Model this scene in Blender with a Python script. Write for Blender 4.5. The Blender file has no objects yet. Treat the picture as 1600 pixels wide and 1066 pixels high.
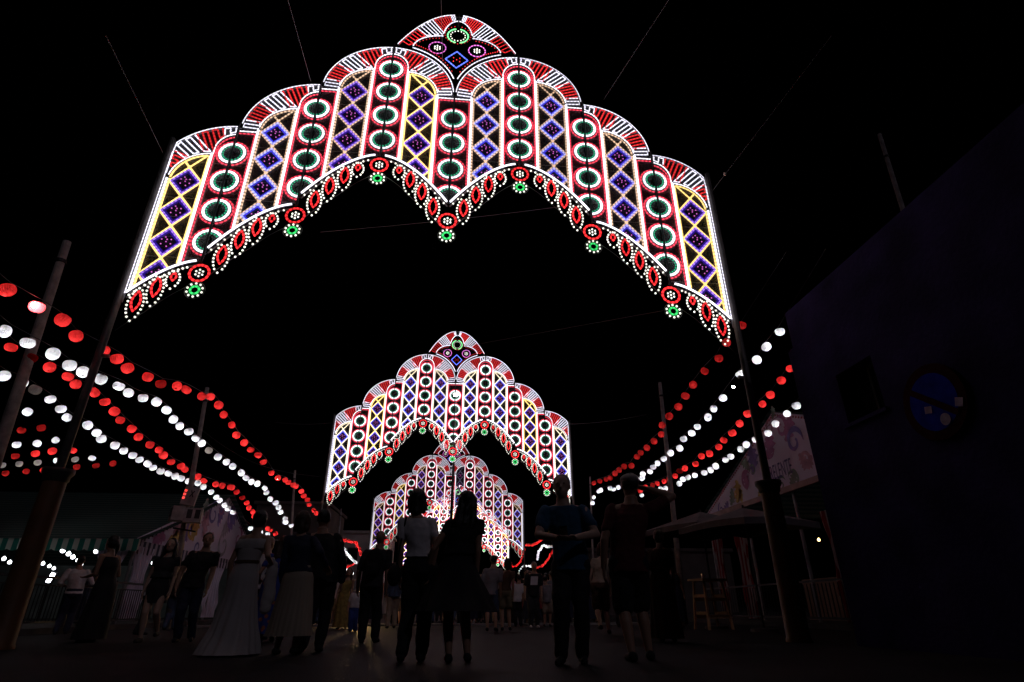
import bpy, bmesh, math, random
import numpy as np
from mathutils import Vector, Matrix
random.seed(7)
rnd = random.Random(11)
PI = math.pi
scn = bpy.context.scene
COL = scn.collection

# ------------------------------------------------------------------ camera
W0, H0, F0 = 1600.0, 1066.0, 874.357
TILT, ROLL, YAW = 0.445015, -0.003711, 0.097402
CAM = Vector((0, 0, 0.49))
fw = Vector((math.sin(YAW)*math.cos(TILT), math.cos(YAW)*math.cos(TILT), math.sin(TILT)))
r0 = Vector((math.cos(YAW), -math.sin(YAW), 0)); u0 = r0.cross(fw)
rt = math.cos(ROLL)*r0 + math.sin(ROLL)*u0
up = -math.sin(ROLL)*r0 + math.cos(ROLL)*u0
cd = bpy.data.cameras.new('camera'); cam = bpy.data.objects.new('camera', cd); COL.objects.link(cam)
cd.sensor_fit = 'HORIZONTAL'; cd.sensor_width = 36.0; cd.lens = F0/W0*36.0
cd.clip_start = 0.05; cd.clip_end = 2000
M = Matrix((rt, up, -fw)).transposed().to_4x4(); M.translation = CAM
cam.matrix_world = M
scn.camera = cam

# ------------------------------------------------------------------ night sky, added fill sun, exposure
world = bpy.data.worlds.new('World'); scn.world = world; world.use_nodes = True
wn = world.node_tree; wn.nodes.clear()
sky = wn.nodes.new('ShaderNodeTexSky'); sky.sky_type = 'NISHITA'; sky.sun_disc = False
sky.sun_elevation = math.radians(-6.5); sky.sun_rotation = math.radians(152); sky.altitude = 0
bg = wn.nodes.new('ShaderNodeBackground'); bg.inputs['Strength'].default_value = 0.05
wo = wn.nodes.new('ShaderNodeOutputWorld')
wn.links.new(sky.outputs[0], bg.inputs[0]); wn.links.new(bg.outputs[0], wo.inputs[0])
sd = bpy.data.lights.new('moon', 'SUN'); sd.energy = 0.06; sd.angle = math.radians(0.5); sd.color = (0.86, 0.80, 1)  # weak fill added from behind the camera to brighten pale clothes
so = bpy.data.objects.new('moon', sd); COL.objects.link(so); so.rotation_euler = (math.radians(52), 0, math.radians(28))
vs = scn.view_settings
vs.view_transform = 'Standard'; vs.look = 'None'; vs.exposure = 0.0; vs.gamma = 1.0; vs.use_curve_mapping = False
scn.cycles.use_denoising = True
scn.cycles.max_bounces = 5; scn.cycles.diffuse_bounces = 2; scn.cycles.glossy_bounces = 3
scn.cycles.transmission_bounces = 4; scn.cycles.sample_clamp_indirect = 2.0
scn.cycles.caustics_reflective = False; scn.cycles.caustics_refractive = False

# ------------------------------------------------------------------ pixel helpers (1600 x 1066 photo pixels -> rays)
def ray(x, y): return fw + rt*((x-W0/2)/F0) + up*((H0/2-y)/F0)
def on_x(x, y, X): d = ray(x, y); return CAM + d*(X/d.x)
def on_y(x, y, Y): d = ray(x, y); return CAM + d*(Y/d.y)
def on_z(x, y, Z): d = ray(x, y); return CAM + d*((Z-CAM.z)/d.z)

# ------------------------------------------------------------------ materials
MATS = {}
def new_mat(name):
    m = bpy.data.materials.new(name); m.use_nodes = True; m.node_tree.nodes.clear()
    o = m.node_tree.nodes.new('ShaderNodeOutputMaterial'); return m, m.node_tree, o
def surf(name, col, rough=0.7, metal=0.0, noise=None, bump=0.0, bscale=30, var=0.35, spec=0.5):
    if name in MATS: return MATS[name]
    m, t, o = new_mat(name); N = t.nodes; L = t.links
    b = N.new('ShaderNodeBsdfPrincipled'); b.inputs['Roughness'].default_value = rough; b.inputs['Metallic'].default_value = metal
    b.inputs['Specular IOR Level'].default_value = spec
    b.inputs['Base Color'].default_value = (*col, 1)
    if noise:
        tc = N.new('ShaderNodeTexCoord'); nz = N.new('ShaderNodeTexNoise'); nz.inputs['Scale'].default_value = noise; nz.inputs['Detail'].default_value = 6
        rp = N.new('ShaderNodeValToRGB'); rp.color_ramp.elements[0].position = .3; rp.color_ramp.elements[1].position = .75
        rp.color_ramp.elements[0].color = (*[c*(1-var) for c in col], 1); rp.color_ramp.elements[1].color = (*[min(1, c*(1+var)) for c in col], 1)
        L.new(tc.outputs['Object'], nz.inputs['Vector']); L.new(nz.outputs['Fac'], rp.inputs['Fac']); L.new(rp.outputs['Color'], b.inputs['Base Color'])
    if bump:
        tc2 = N.new('ShaderNodeTexCoord'); n2 = N.new('ShaderNodeTexNoise'); n2.inputs['Scale'].default_value = bscale; n2.inputs['Detail'].default_value = 4
        bp = N.new('ShaderNodeBump'); bp.inputs['Strength'].default_value = bump; bp.inputs['Distance'].default_value = .02
        L.new(tc2.outputs['Object'], n2.inputs['Vector']); L.new(n2.outputs['Fac'], bp.inputs['Height']); L.new(bp.outputs['Normal'], b.inputs['Normal'])
    L.new(b.outputs[0], o.inputs[0]); MATS[name] = m; return m
def glow(name, col, strength, bead=0.0, lo=0.35, pitch=0.06):
    """a light rope or lamp: plain emission; a rope shows its row of lamps as beads along its length"""
    if name in MATS: return MATS[name]
    m, t, o = new_mat(name); N = t.nodes; L = t.links
    e = N.new('ShaderNodeEmission'); e.inputs['Color'].default_value = (*col, 1); e.inputs['Strength'].default_value = strength
    if bead:
        a = N.new('ShaderNodeAttribute'); a.attribute_name = 's'
        m1 = N.new('ShaderNodeMath'); m1.operation = 'MULTIPLY'; m1.inputs[1].default_value = 2*PI/pitch
        m2 = N.new('ShaderNodeMath'); m2.operation = 'SINE'
        m3 = N.new('ShaderNodeMapRange'); m3.inputs['From Min'].default_value = -1; m3.inputs['From Max'].default_value = 1
        m3.inputs['To Min'].default_value = strength*lo; m3.inputs['To Max'].default_value = strength*(2-lo)
        L.new(a.outputs['Fac'], m1.inputs[0]); L.new(m1.outputs[0], m2.inputs[0]); L.new(m2.outputs[0], m3.inputs['Value']); L.new(m3.outputs[0], e.inputs['Strength'])
    L.new(e.outputs[0], o.inputs[0]); MATS[name] = m; return m
def paper(name, col, rough=0.8, tr=0.75):
    if name in MATS: return MATS[name]
    m, t, o = new_mat(name); N = t.nodes; L = t.links
    d = N.new('ShaderNodeBsdfDiffuse'); d.inputs['Color'].default_value = (*col, 1)
    tl = N.new('ShaderNodeBsdfTranslucent'); tl.inputs['Color'].default_value = (*col, 1)
    mx = N.new('ShaderNodeMixShader'); mx.inputs[0].default_value = tr
    L.new(d.outputs[0], mx.inputs[1]); L.new(tl.outputs[0], mx.inputs[2]); L.new(mx.outputs[0], o.inputs[0]); MATS[name] = m; return m

# ------------------------------------------------------------------ object helpers
def link(o, parent=None):
    COL.objects.link(o)
    if parent: o.parent = parent
    return o
def tag(o, label=None, cat=None, group=None, kind=None):
    if label: o['label'] = label
    if cat: o['category'] = cat
    if group: o['group'] = group
    if kind: o['kind'] = kind
    return o
def empty(name, loc=(0, 0, 0), rz=0.0):
    o = bpy.data.objects.new(name, None); o.empty_display_size = .2; o.location = loc; o.rotation_euler = (0, 0, rz); return link(o)

class MB:
    """collects tubes, ropes, bulbs and boxes into one mesh"""
    def __init__(s): s.v = []; s.f = []; s.s = []
    def add(s, vs, fs, ss=None):
        n = len(s.v); s.v += [tuple(v) for v in vs]; s.f += [tuple(i+n for i in f) for f in fs]; s.s += ss if ss else [0.0]*len(vs)
    def rope(s, pts, r, y=0.0, ry=None):
        """tube along a polyline in the x-z plane with four sides; 's' holds the length"""
        ry = r if ry is None else ry
        n = len(pts)
        if n < 2: return
        vs, ss, L = [], [], 0.0
        for i, (x, z) in enumerate(pts):
            a = pts[max(i-1, 0)]; b = pts[min(i+1, n-1)]
            if pts[0] == pts[-1] and i in (0, n-1): a, b = pts[-2], pts[1]
            tx, tz = b[0]-a[0], b[1]-a[1]; l = math.hypot(tx, tz) or 1; nx, nz = -tz/l, tx/l
            if i: L += math.hypot(x-pts[i-1][0], z-pts[i-1][1])
            vs += [(x+nx*r, y, z+nz*r), (x, y-ry, z), (x-nx*r, y, z-nz*r), (x, y+ry, z)]; ss += [L]*4
        fs = []
        for i in range(n-1):
            for k in range(4): a = i*4+k; b = i*4+(k+1) % 4; fs.append((a, b, b+4, a+4))
        fs += [(0, 1, 2, 3), tuple(4*(n-1)+k for k in (3, 2, 1, 0))]
        s.add(vs, fs, ss)
    def bulb(s, c, r):
        t = (1+5**.5)/2; k = r/math.sqrt(1+t*t)
        V = [(-1, t, 0), (1, t, 0), (-1, -t, 0), (1, -t, 0), (0, -1, t), (0, 1, t), (0, -1, -t), (0, 1, -t), (t, 0, -1), (t, 0, 1), (-t, 0, -1), (-t, 0, 1)]
        Fq = [(0, 11, 5), (0, 5, 1), (0, 1, 7), (0, 7, 10), (0, 10, 11), (1, 5, 9), (5, 11, 4), (11, 10, 2), (10, 7, 6), (7, 1, 8), (3, 9, 4), (3, 4, 2), (3, 2, 6), (3, 6, 8), (3, 8, 9), (4, 9, 5), (2, 4, 11), (6, 2, 10), (8, 6, 7), (9, 8, 1)]
        s.add([(c[0]+k*a, c[1]+k*b, c[2]+k*d) for a, b, d in V], Fq)
    def tube(s, a, b, r0, r1=None, n=10, caps=True):
        r1 = r0 if r1 is None else r1
        a = Vector(a); b = Vector(b); d = (b-a).normalized()
        p = d.orthogonal().normalized(); q = d.cross(p); vs = []
        for c, r in ((a, r0), (b, r1)):
            for i in range(n): an = 2*PI*i/n; vs.append(c+p*(r*math.cos(an))+q*(r*math.sin(an)))
        fs = [(i, (i+1) % n, n+(i+1) % n, n+i) for i in range(n)]
        if caps: fs += [tuple(range(n-1, -1, -1)), tuple(range(n, 2*n))]
        s.add(vs, fs)
    def path(s, pts, r, n=5):
        for a, b in zip(pts[:-1], pts[1:]): s.tube(a, b, r, n=n)
    def box(s, c, d, R=None):
        vs = []
        for i in (-1, 1):
            for j in (-1, 1):
                for k in (-1, 1):
                    v = Vector((i*d[0]/2, j*d[1]/2, k*d[2]/2)); v = R @ v if R else v; vs.append(v+Vector(c))
        s.add(vs, [(0, 1, 3, 2), (4, 6, 7, 5), (0, 4, 5, 1), (2, 3, 7, 6), (0, 2, 6, 4), (1, 5, 7, 3)])
    def lathe(s, c, prof, n=16, R=None, lob=0.0, nl=0):
        vs = []
        for r, z in prof:
            for i in range(n):
                a = 2*PI*i/n; rr = r*(1+lob*math.cos(nl*a)); v = Vector((rr*math.cos(a), rr*math.sin(a), z)); v = R @ v if R else v; vs.append(v+Vector(c))
        fs = [(k*n+i, k*n+(i+1) % n, (k+1)*n+(i+1) % n, (k+1)*n+i) for k in range(len(prof)-1) for i in range(n)]
        s.add(vs, fs)
    def mesh(s, name, mat=None, smooth=False):
        me = bpy.data.meshes.new(name); me.from_pydata(s.v, [], s.f)
        if any(s.s): at = me.attributes.new('s', 'FLOAT', 'POINT'); at.data.foreach_set('value', s.s)
        if mat: me.materials.append(mat)
        if smooth: me.polygons.foreach_set('use_smooth', [True]*len(me.polygons))
        me.update(); return me
    def build(s, name, mat, parent=None, loc=None, smooth=False):
        o = bpy.data.objects.new(name, s.mesh(name, mat, smooth))
        if loc is not None: o.location = loc
        return link(o, parent)

# =================================================================== GROUND
asphalt, t, o = new_mat('asphalt'); N = t.nodes; L = t.links
b = N.new('ShaderNodeBsdfPrincipled'); tc = N.new('ShaderNodeTexCoord')
n1 = N.new('ShaderNodeTexNoise'); n1.inputs['Scale'].default_value = .9; n1.inputs['Detail'].default_value = 10; n1.inputs['Roughness'].default_value = .72
rp = N.new('ShaderNodeValToRGB'); rp.color_ramp.elements[0].position = .36; rp.color_ramp.elements[1].position = .68; rp.color_ramp.elements[0].color = (.004, .0036, .0045, 1); rp.color_ramp.elements[1].color = (.036, .033, .037, 1)
n2 = N.new('ShaderNodeTexNoise'); n2.inputs['Scale'].default_value = 45; n2.inputs['Detail'].default_value = 5
bp = N.new('ShaderNodeBump'); bp.inputs['Strength'].default_value = .55; bp.inputs['Distance'].default_value = .012
rr = N.new('ShaderNodeMapRange'); rr.inputs['To Min'].default_value = .50; rr.inputs['To Max'].default_value = .85; b.inputs['Specular IOR Level'].default_value = .09
L.new(tc.outputs['Object'], n1.inputs['Vector']); L.new(tc.outputs['Object'], n2.inputs['Vector']); L.new(n1.outputs['Fac'], rp.inputs['Fac'])
L.new(rp.outputs['Color'], b.inputs['Base Color']); L.new(n2.outputs['Fac'], bp.inputs['Height']); L.new(bp.outputs['Normal'], b.inputs['Normal'])
L.new(n1.outputs['Fac'], rr.inputs['Value']); L.new(rr.outputs[0], b.inputs['Roughness']); L.new(b.outputs[0], o.inputs[0])
mb = MB(); mb.add([(-300, -60, 0), (300, -60, 0), (300, 700, 0), (-300, 700, 0)], [(0, 1, 2, 3)])
tag(mb.build('ground', asphalt), kind='structure')
concrete = surf('concrete', (.30, .29, .28), .8, noise=3, bump=.4, bscale=40)
mb = MB(); mb.box((-0.5, 19.4, .03), (14.5, .32, .06))
tag(mb.build('kerb', concrete), kind='structure')
for x0, x1, y0, y1 in ((-30, -8.9, 12.0, 75), (8.9, 30, 9.0, 75)):
    mb = MB(); mb.box(((x0+x1)/2, (y0+y1)/2, .06), (x1-x0, y1-y0, .12))
    tag(mb.build('pavement', surf('dark_paving', (.07, .065, .065), .9, noise=2, spec=.1)), kind='structure')

# =================================================================== LIGHT ARCHES
U = 1.5
Z1, STEP = 7.594, 0.955          # first ring of the tallest seam, drop from one seam to the next (in panel widths, above the camera)
RS = 0.491                       # ring pitch
def z0(k): return Z1 - STEP*(abs(k)-1) if k else Z1-STEP
ENDX = 0.775
def drop(x): return 0.80*max(x, 0)**1.75
def hi_seam(X):
    a = abs(X)
    if a < 1: return (1 if X >= 0 else -1), 1-a
    k = min(int(a), 3); return (k if X > 0 else -k), a-k
def bottom(X):
    k, x = hi_seam(X); return z0(k)-1.76-drop(x)
ZC = -.48
def inner(x):
    if x < .255: return .06+.30*math.sqrt(max(0, 1-(x/.255)**2))
    if x < .735: return -.47+.45*math.sqrt(max(0, 1-((x-.262)/.475)**2))
    return -.53
def runs(pts, ok):
    out, cur = [], []
    for p in pts:
        if ok(*p): cur.append(p)
        else:
            if len(cur) > 1: out.append(cur)
            cur = []
    if len(cur) > 1: out.append(cur)
    return out
def seg(a, b, n=12): return [(a[0]+(b[0]-a[0])*i/n, a[1]+(b[1]-a[1])*i/n) for i in range(n+1)]
def ring(r, a0=0, a1=360, n=36): return [(r*math.sin(math.radians(a0+(a1-a0)*i/n)), r*math.cos(math.radians(a0+(a1-a0)*i/n))) for i in range(n+1)]

dark = surf('arch_frame_metal', (.10, .10, .11), .55, .6)
mastm = surf('arch_mast_metal', (.012, .012, .014), .7, .3)
G = {   # colour, strength, bead
 'white': ((.92, .89, 1.0), 1.8, .45), 'thick': ((.92, .89, 1.0), 2.1, 0), 'stripew': ((.86, .83, 1.0), 1.45, .4), 'red': ((1, .055, .10), 1.15, .9), 'stripered': ((1, .035, .04), .95, .5),
 'rose': ((1, .03, .035), 1.3, .9), 'yellow': ((1, .66, .20), 1.9, .3), 'tan': ((1, .64, .42), .8, .8), 'cream': ((1, .84, .60), 1.3, .5),
 'violet': ((.34, .18, 1), .95, .7), 'blue': ((.42, .42, 1), 1.2, .6), 'bluedim': ((.36, .33, 1), 1.1, .7), 'inner_violet': ((.10, .02, .9), .30, 0), 'inner_blue': ((.07, .06, 1), .8, .3), 'inner_bluedim': ((.08, .04, 1), .5, .3), 'inner_faint': ((.1, .05, .4), .05, 0),
 'greenb': ((.04, 1, .50), .55, 0), 'pinkb': ((1, .22, .85), .95, 0), 'whiteb': ((1, .97, .86), 1.5, 0), 'greenr': ((.06, 1, .22), .8, .5), 'crowng': ((.22, 1, .35), 1.6, .4),
 'crownp': ((.85, .20, .75), 1.0, .9), 'crownb': ((.12, .18, 1), 1.4, .5), 'redb': ((1, .05, .06), 1.1, 0), 'faint': ((.6, .5, .8), .12, .5)}
def gm(kind, gain=1.0):
    c, s, bd = G[kind]; return glow(f'light_{kind}_{gain:g}', c, s*gain, bd, lo=1-bd*.75, pitch=.085)

netm, t, o = new_mat('arch_backing_net'); N = t.nodes; L = t.links       # added net the arches lack: mostly transparent, catches rope light like bloom
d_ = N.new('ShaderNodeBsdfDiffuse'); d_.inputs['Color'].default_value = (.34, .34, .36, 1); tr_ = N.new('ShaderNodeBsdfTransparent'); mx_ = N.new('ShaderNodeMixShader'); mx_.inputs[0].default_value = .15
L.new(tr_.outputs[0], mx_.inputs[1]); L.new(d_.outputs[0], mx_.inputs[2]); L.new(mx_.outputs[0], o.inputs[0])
class Tmpl: pass
TP = []          # (name, mesh, (x,z), kind, children [(name, mesh, kind, stuff)])
def m_rope(runs_, r, y=0.0, name='rope'):
    mb = MB()
    for q in runs_: mb.rope([(a*U, b*U) for a, b in q], r*U, y*U)
    return mb.mesh(name)
def m_bulbs(pts, r, y=0.0, name='bulbs'):
    mb = MB()
    for a, b in pts: mb.bulb((a*U, y*U, b*U), r*U)
    return mb.mesh(name)
FRONT = -.012
# shared meshes -----------------------------------------------------
def split_ring(r, rr, y=0, gap=7): return m_rope([ring(r, gap, 180-gap), ring(r, 180+gap, 360-gap)], rr, y, 'ring')
ME_ringw = split_ring(.163, .0185, FRONT); ME_ringr = split_ring(.207, .0118)
GB = [(.124*math.sin(a), .124*math.cos(a)) for a in [2*PI*(i+.5)/18 for i in range(18)]]
ME_ringg = m_bulbs(GB, .0130, FRONT)
DW, DH = .183, .203
rh = [(0, DH), (DW, 0), (0, -DH), (-DW, 0), (0, DH)]
def rhomb(w, h, n=8):
    P = [(0, h), (w, 0), (0, -h), (-w, 0), (0, h)]; out = []
    for a, b in zip(P[:-1], P[1:]): out += seg(a, b, n)[:-1]
    return out+[P[-1]]
ME_diam = m_rope([rhomb(DW, DH)], .0150, 0, 'diamond'); ME_diami = m_rope([rhomb(DW-.036, DH-.040)], .0125, .004, 'inner_rope')
PB = [(0, 0), (.055, .035), (-.055, -.035), (.02, -.07), (-.02, .07), (.06, -.03), (-.06, .035), (.005, .035)]
ME_diamb = m_bulbs(PB, .009, 0)
def lens(w, h, n=14): return [(w*math.sin(PI*i/n)**.9 if i not in (0, n) else 0, h-2*h*i/n) for i in range(n+1)]+[(-w*math.sin(PI*i/n)**.9 if i not in (0, n) else 0, h-2*h*i/n) for i in range(n-1, -1, -1)]
ME_leaf = m_rope([lens(.05, .135)], .0135, 0, 'leaf'); ME_leaf_s = m_rope([lens(.03, .055)], .0125, 0, 'leaf')
def leafbulbs(w, ht, hb, n):
    out = []
    for i in range(n+1):
        t = i/n; z = ht-(ht+hb)*t; ww = w*math.sin(PI*(t*.86+.10))**.8 if t < 1 else 0
        out += [(ww, z), (-ww, z)] if ww > .012 else [(0, z)]
    return out
ME_leafb = m_bulbs(leafbulbs(.090, .150, .265, 8), .0152, 0); ME_leafb_s = m_bulbs(leafbulbs(.080, .08, .17, 6), .0150, 0)
ME_rose = m_rope([ring(.115)], .0155, 0, 'rosette'); ME_roseb = m_bulbs([(0, 0)]+[(.046*math.sin(a), .046*math.cos(a)) for a in [PI/3*i for i in range(6)]], .0145, 0)
ME_flow = m_rope([ring(.052, 0, 360, 20)], .015, 0, 'flower'); ME_flowb = m_bulbs([(.092*math.sin(a), .092*math.cos(a)) for a in [PI/5*i for i in range(10)]], .016, 0)
ME_floww = m_rope([ring(.122, 0, 360, 28)], .003, .01, 'wire')
# ----- parts list
def P(name, me, pos, kind, ch=()): TP.append((name, me, pos, kind, ch))
PANELS = [(-3, -1), (-2, -1), (-1, -1), (-1, 1), (1, -1), (1, 1), (2, 1), (3, 1)]
for ip, (k, s) in enumerate(PANELS):
    Zk = z0(k); end = abs(k) == 3; xm = ENDX if end else .985
    def T(pts): return [(k+s*x, Zk+z) for x, z in pts]
    okx = (lambda x, z: x <= ENDX+.001) if end else (lambda x, z: True)
    bot = lambda x: -1.76-drop(x)
    # outer rim, inner rim
    orim = [(.985*math.sin(a), ZC+.985*math.cos(a)) for a in [math.radians(1.2+(84-1.2)*i/40) for i in range(41)]]
    orim = runs(orim, okx)
    if end: orim[0] += [(ENDX, z) for z in (0, -.2, -.4)]
    P('rim', m_rope([T(q) for q in orim], .0085), (0, 0), 'stripew')
    irim = [(x, inner(x)) for x in [.012+.243*math.sin(PI/2*i/12) for i in range(13)]]
    irim2 = [(.262+.473*math.sin(PI/2*i/16), inner(.262+.473*math.sin(PI/2*i/16)-1e-4)) for i in range(17)]
    qq = [T(irim), T(runs(irim2, okx)[0])]+([] if end else [T([(.745, -.53), (.985, -.53)])])
    P('rim', m_rope(qq, .0095), (0, 0), 'white')
    # stripe blocks
    for (a0, a1, kd) in ((2.5, 11.5, 'stripew'), (13.5, 34, 'stripered'), (36, 57, 'stripew'), (59, 78, 'stripered'), (80, 88, 'stripew')):
        n = max(2, round((a1-a0)/3.9)); lines = []; flat = []
        for i in range(n+1):
            a = math.radians(a0+(a1-a0)*i/n); q = []; am = math.radians((a0+a1)/2)*.75+a*.25
            for j in range(60):
                x, z = .955*math.sin(a)-.012*j*math.sin(am), ZC+.955*math.cos(a)-.012*j*math.cos(am)
                if z < inner(min(abs(x), .99))+.035 or x > xm-.02 or x < .012: 
                    if x > xm-.02 and not q: continue
                    break
                q.append((x, z))
            if len(q) > 3: lines.append([q[0], q[len(q)//2], q[-1]])
        for i, q in enumerate(lines): flat += q if i % 2 == 0 else q[::-1]
        if len(lines) > 1:
            P('stripe_block', m_rope([T(flat)], .0118 if kd == 'stripered' else .0108), (0, 0), kd)
    # column borders
    for xd in (.262, .735):
        P('divider', m_rope([T(seg((xd, inner(xd+.001 if xd < .5 else .7349)-.01 if xd < .5 else -.50), (xd, bot(xd)+.02), 40))], .0180, FRONT), (0, 0), 'white')
    redq = [(x, -.06+inner(x/.232*.255)) for x in [.014+.218*math.sin(PI/2*i/10) for i in range(11)]]+seg((.232, -.02), (.232, bot(.232)+.04), 40)
    P('column_border', m_rope([T(redq)], .0105), (0, 0), 'red')
    if not end:
        P('column_border', m_rope([T(seg((.985, -.575), (.768, -.575), 8)+seg((.768, -.60), (.768, bot(.768)+.04), 40))], .0105), (0, 0), 'red')
    # lattice
    lat = [seg((.292, inner(.30)-.05), (.292, bot(.292)+.04), 40), seg((.706, -.50), (.706, bot(.706)+.04), 40),
           [(.262+.444*math.sin(PI/2*i/14), inner(.262+.473*math.sin(PI/2*i/14)-1e-4)-.04) for i in range(1, 15)]]
    inside = lambda x, z: z < inner(x)-.045 and z > bot(x)+.035
    for i in range(-1, 6):
        zc = -.53-.487*i
        for sx in (-1, 1):
            for sz in (-1, 1): lat += runs(seg((.5, zc+sz*.2435), (.5+sx*.205, zc), 30), inside)
    P('lattice', m_rope([T(q) for q in lat], .0140), (0, 0), ('lat', ip))
    for i in range(4):
        zc = -.53-.487*i; cx, cz = T([(.5, zc)])[0]
        if zc-.21 > bot(.5)+.02:
            P('diamond', ME_diam, (cx, cz), ('dia', ip), [('inner_rope', ME_diami, ('inn', ip)), ('bulb_cluster', ME_diamb, 'pinkb')])
        else:
            q = runs([(x+.5, z+zc) for x, z in rhomb(DW, DH, 16)], inside)
            if q: P('diamond', m_rope([T(w) for w in q], .0165), (0, 0), ('dia', ip), [('inner_rope', m_rope([T(w) for w in runs([(x+.5, z+zc) for x, z in rhomb(DW-.036, DH-.04, 16)], inside)], .0125, .004), ('inn', ip)), ('bulb_cluster', m_bulbs(T([(.5+a, zc+b) for a, b in PB if inside(.5+a, zc+b)]), .009), 'pinkb')])
    # bottom edge
    P('edge_rope', m_rope([T([(x, bot(x)) for x in [.07+(xm-.01-.07)*i/24 for i in range(25)]])], .0165, FRONT), (0, 0), 'thick')
    xs_ = [.16+(xm-.05-.16)*i/12 for i in range(13)]; P('bulb_row', m_bulbs(T([(x, bot(x)-.075) for x in xs_]), .0155), (0, 0), 'whiteb')
    if end: P('divider', m_rope([T(seg((ENDX, -.05), (ENDX, bot(ENDX)), 40))], .0070, FRONT), (0, 0), 'stripew')
    # skirt leaves
    for (lx, lz, small) in ((.285, -2.01, 1), (.45, -2.165, 0), (.625, -2.37, 0), (.79, -2.615, 0))[:3 if end else 4]:
        cx, cz = T([(lx, lz)])[0]
        P('leaf_ornament', ME_leaf_s if small else ME_leaf, (cx, cz), 'rose', [('bulb_outline', ME_leafb_s if small else ME_leafb, 'whiteb')])
    # steel frame behind
    fr = MB(); V = lambda pts: [(a*U, b*U) for a, b in T(pts)]
    fr.rope(V([(1.005*math.sin(a), ZC+1.005*math.cos(a)) for a in [math.radians(80*i/20) for i in range(21)] if math.sin(a)*1.005 <= xm]), .012*U, .05*U)
    fr.rope(V([(x, bot(x)-.035) for x in [xm*i/20 for i in range(21)]]), .012*U, .04*U)
    fr.rope(V([(x, bot(x)-.30-.18*min(1, x*2)) for x in [.12+(xm-.12)*i/20 for i in range(21)]]), .006*U, .04*U)
    for xd in (.248, .75): fr.rope(V([(xd, inner(min(xd, .73))), (xd, bot(xd))]), .010*U, .05*U)
    for i in range(8):
        z = -.15-.31*i; xs = [x/20 for x in range(1, 20) if z < inner(x/20) and z > bot(x/20) and x/20 < xm]
        if len(xs) > 2: fr.rope(V([(xs[0], z), (xs[-1], z+.006)]), .004*U, .05*U)
    if end: fr.rope(V([(xm+.03, .16), (xm+.03, bot(xm)-.1)]), .014*U, .04*U)
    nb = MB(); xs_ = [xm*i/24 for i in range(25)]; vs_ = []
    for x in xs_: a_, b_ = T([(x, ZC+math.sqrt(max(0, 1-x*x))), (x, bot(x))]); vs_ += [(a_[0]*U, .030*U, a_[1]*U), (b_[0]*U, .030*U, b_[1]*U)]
    nb.add(vs_, [(2*i, 2*i+2, 2*i+3, 2*i+1) for i in range(24)]); P('backing_net', nb.mesh('backing_net'), (0, 0), 'net')  # invented sheet behind the ropes, lit by them in place of lens glow
    P('panel_frame', fr.mesh('panel_frame'), (0, 0), 'frame')
# seams: rings, rosettes, masts
for k in range(-3, 4):
    for i in range(4):
        zc = z0(k)-RS*i
        inside = lambda x, z: z+zc > bottom(k+x)+.03 and abs(x) > .014
        if zc-.21 > max(bottom(k-.05), bottom(k+.05), bottom(k+.15), bottom(k-.15))+.03:
            P('lamp_ring', ME_ringw, (k, zc), 'white', [('outer_ring', ME_ringr, 'red'), ('bulb_circle', ME_ringg, 'greenb')])
        else:
            qs = [runs(ring(r, 0, 360, 60), inside) for r in (.163, .207)]
            if qs[0]:
                gb = [q for q in GB if inside(*q)]
                P('lamp_ring', m_rope(qs[0], .0185, FRONT), (k, zc), 'white', [('outer_ring', m_rope(qs[1], .0118), 'red')]+([('bulb_circle', m_bulbs(gb, .0130, FRONT), 'greenb')] if gb else []))
    jz = z0(k)-1.94+(.05 if k == 0 else 0)
    P('rosette', ME_rose, (k, jz), 'rose', [('bulb_cluster', ME_roseb, 'whiteb')])
    P('flower_lamp', ME_flow, (k, jz-.243), 'greenr', [('bulb_circle', ME_flowb, 'whiteb'), ('wire_hoop', ME_floww, 'frame')])
    mm = MB(); top = z0(k)+(.55 if k else .46)
    mm.tube((0, -.03*U, top*U), (0, -.03*U, (z0(k)-(1.80 if k else 1.62))*U), .013*U, n=8)
    P('mast', mm.mesh('mast'), (k, 0), 'mast')
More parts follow.
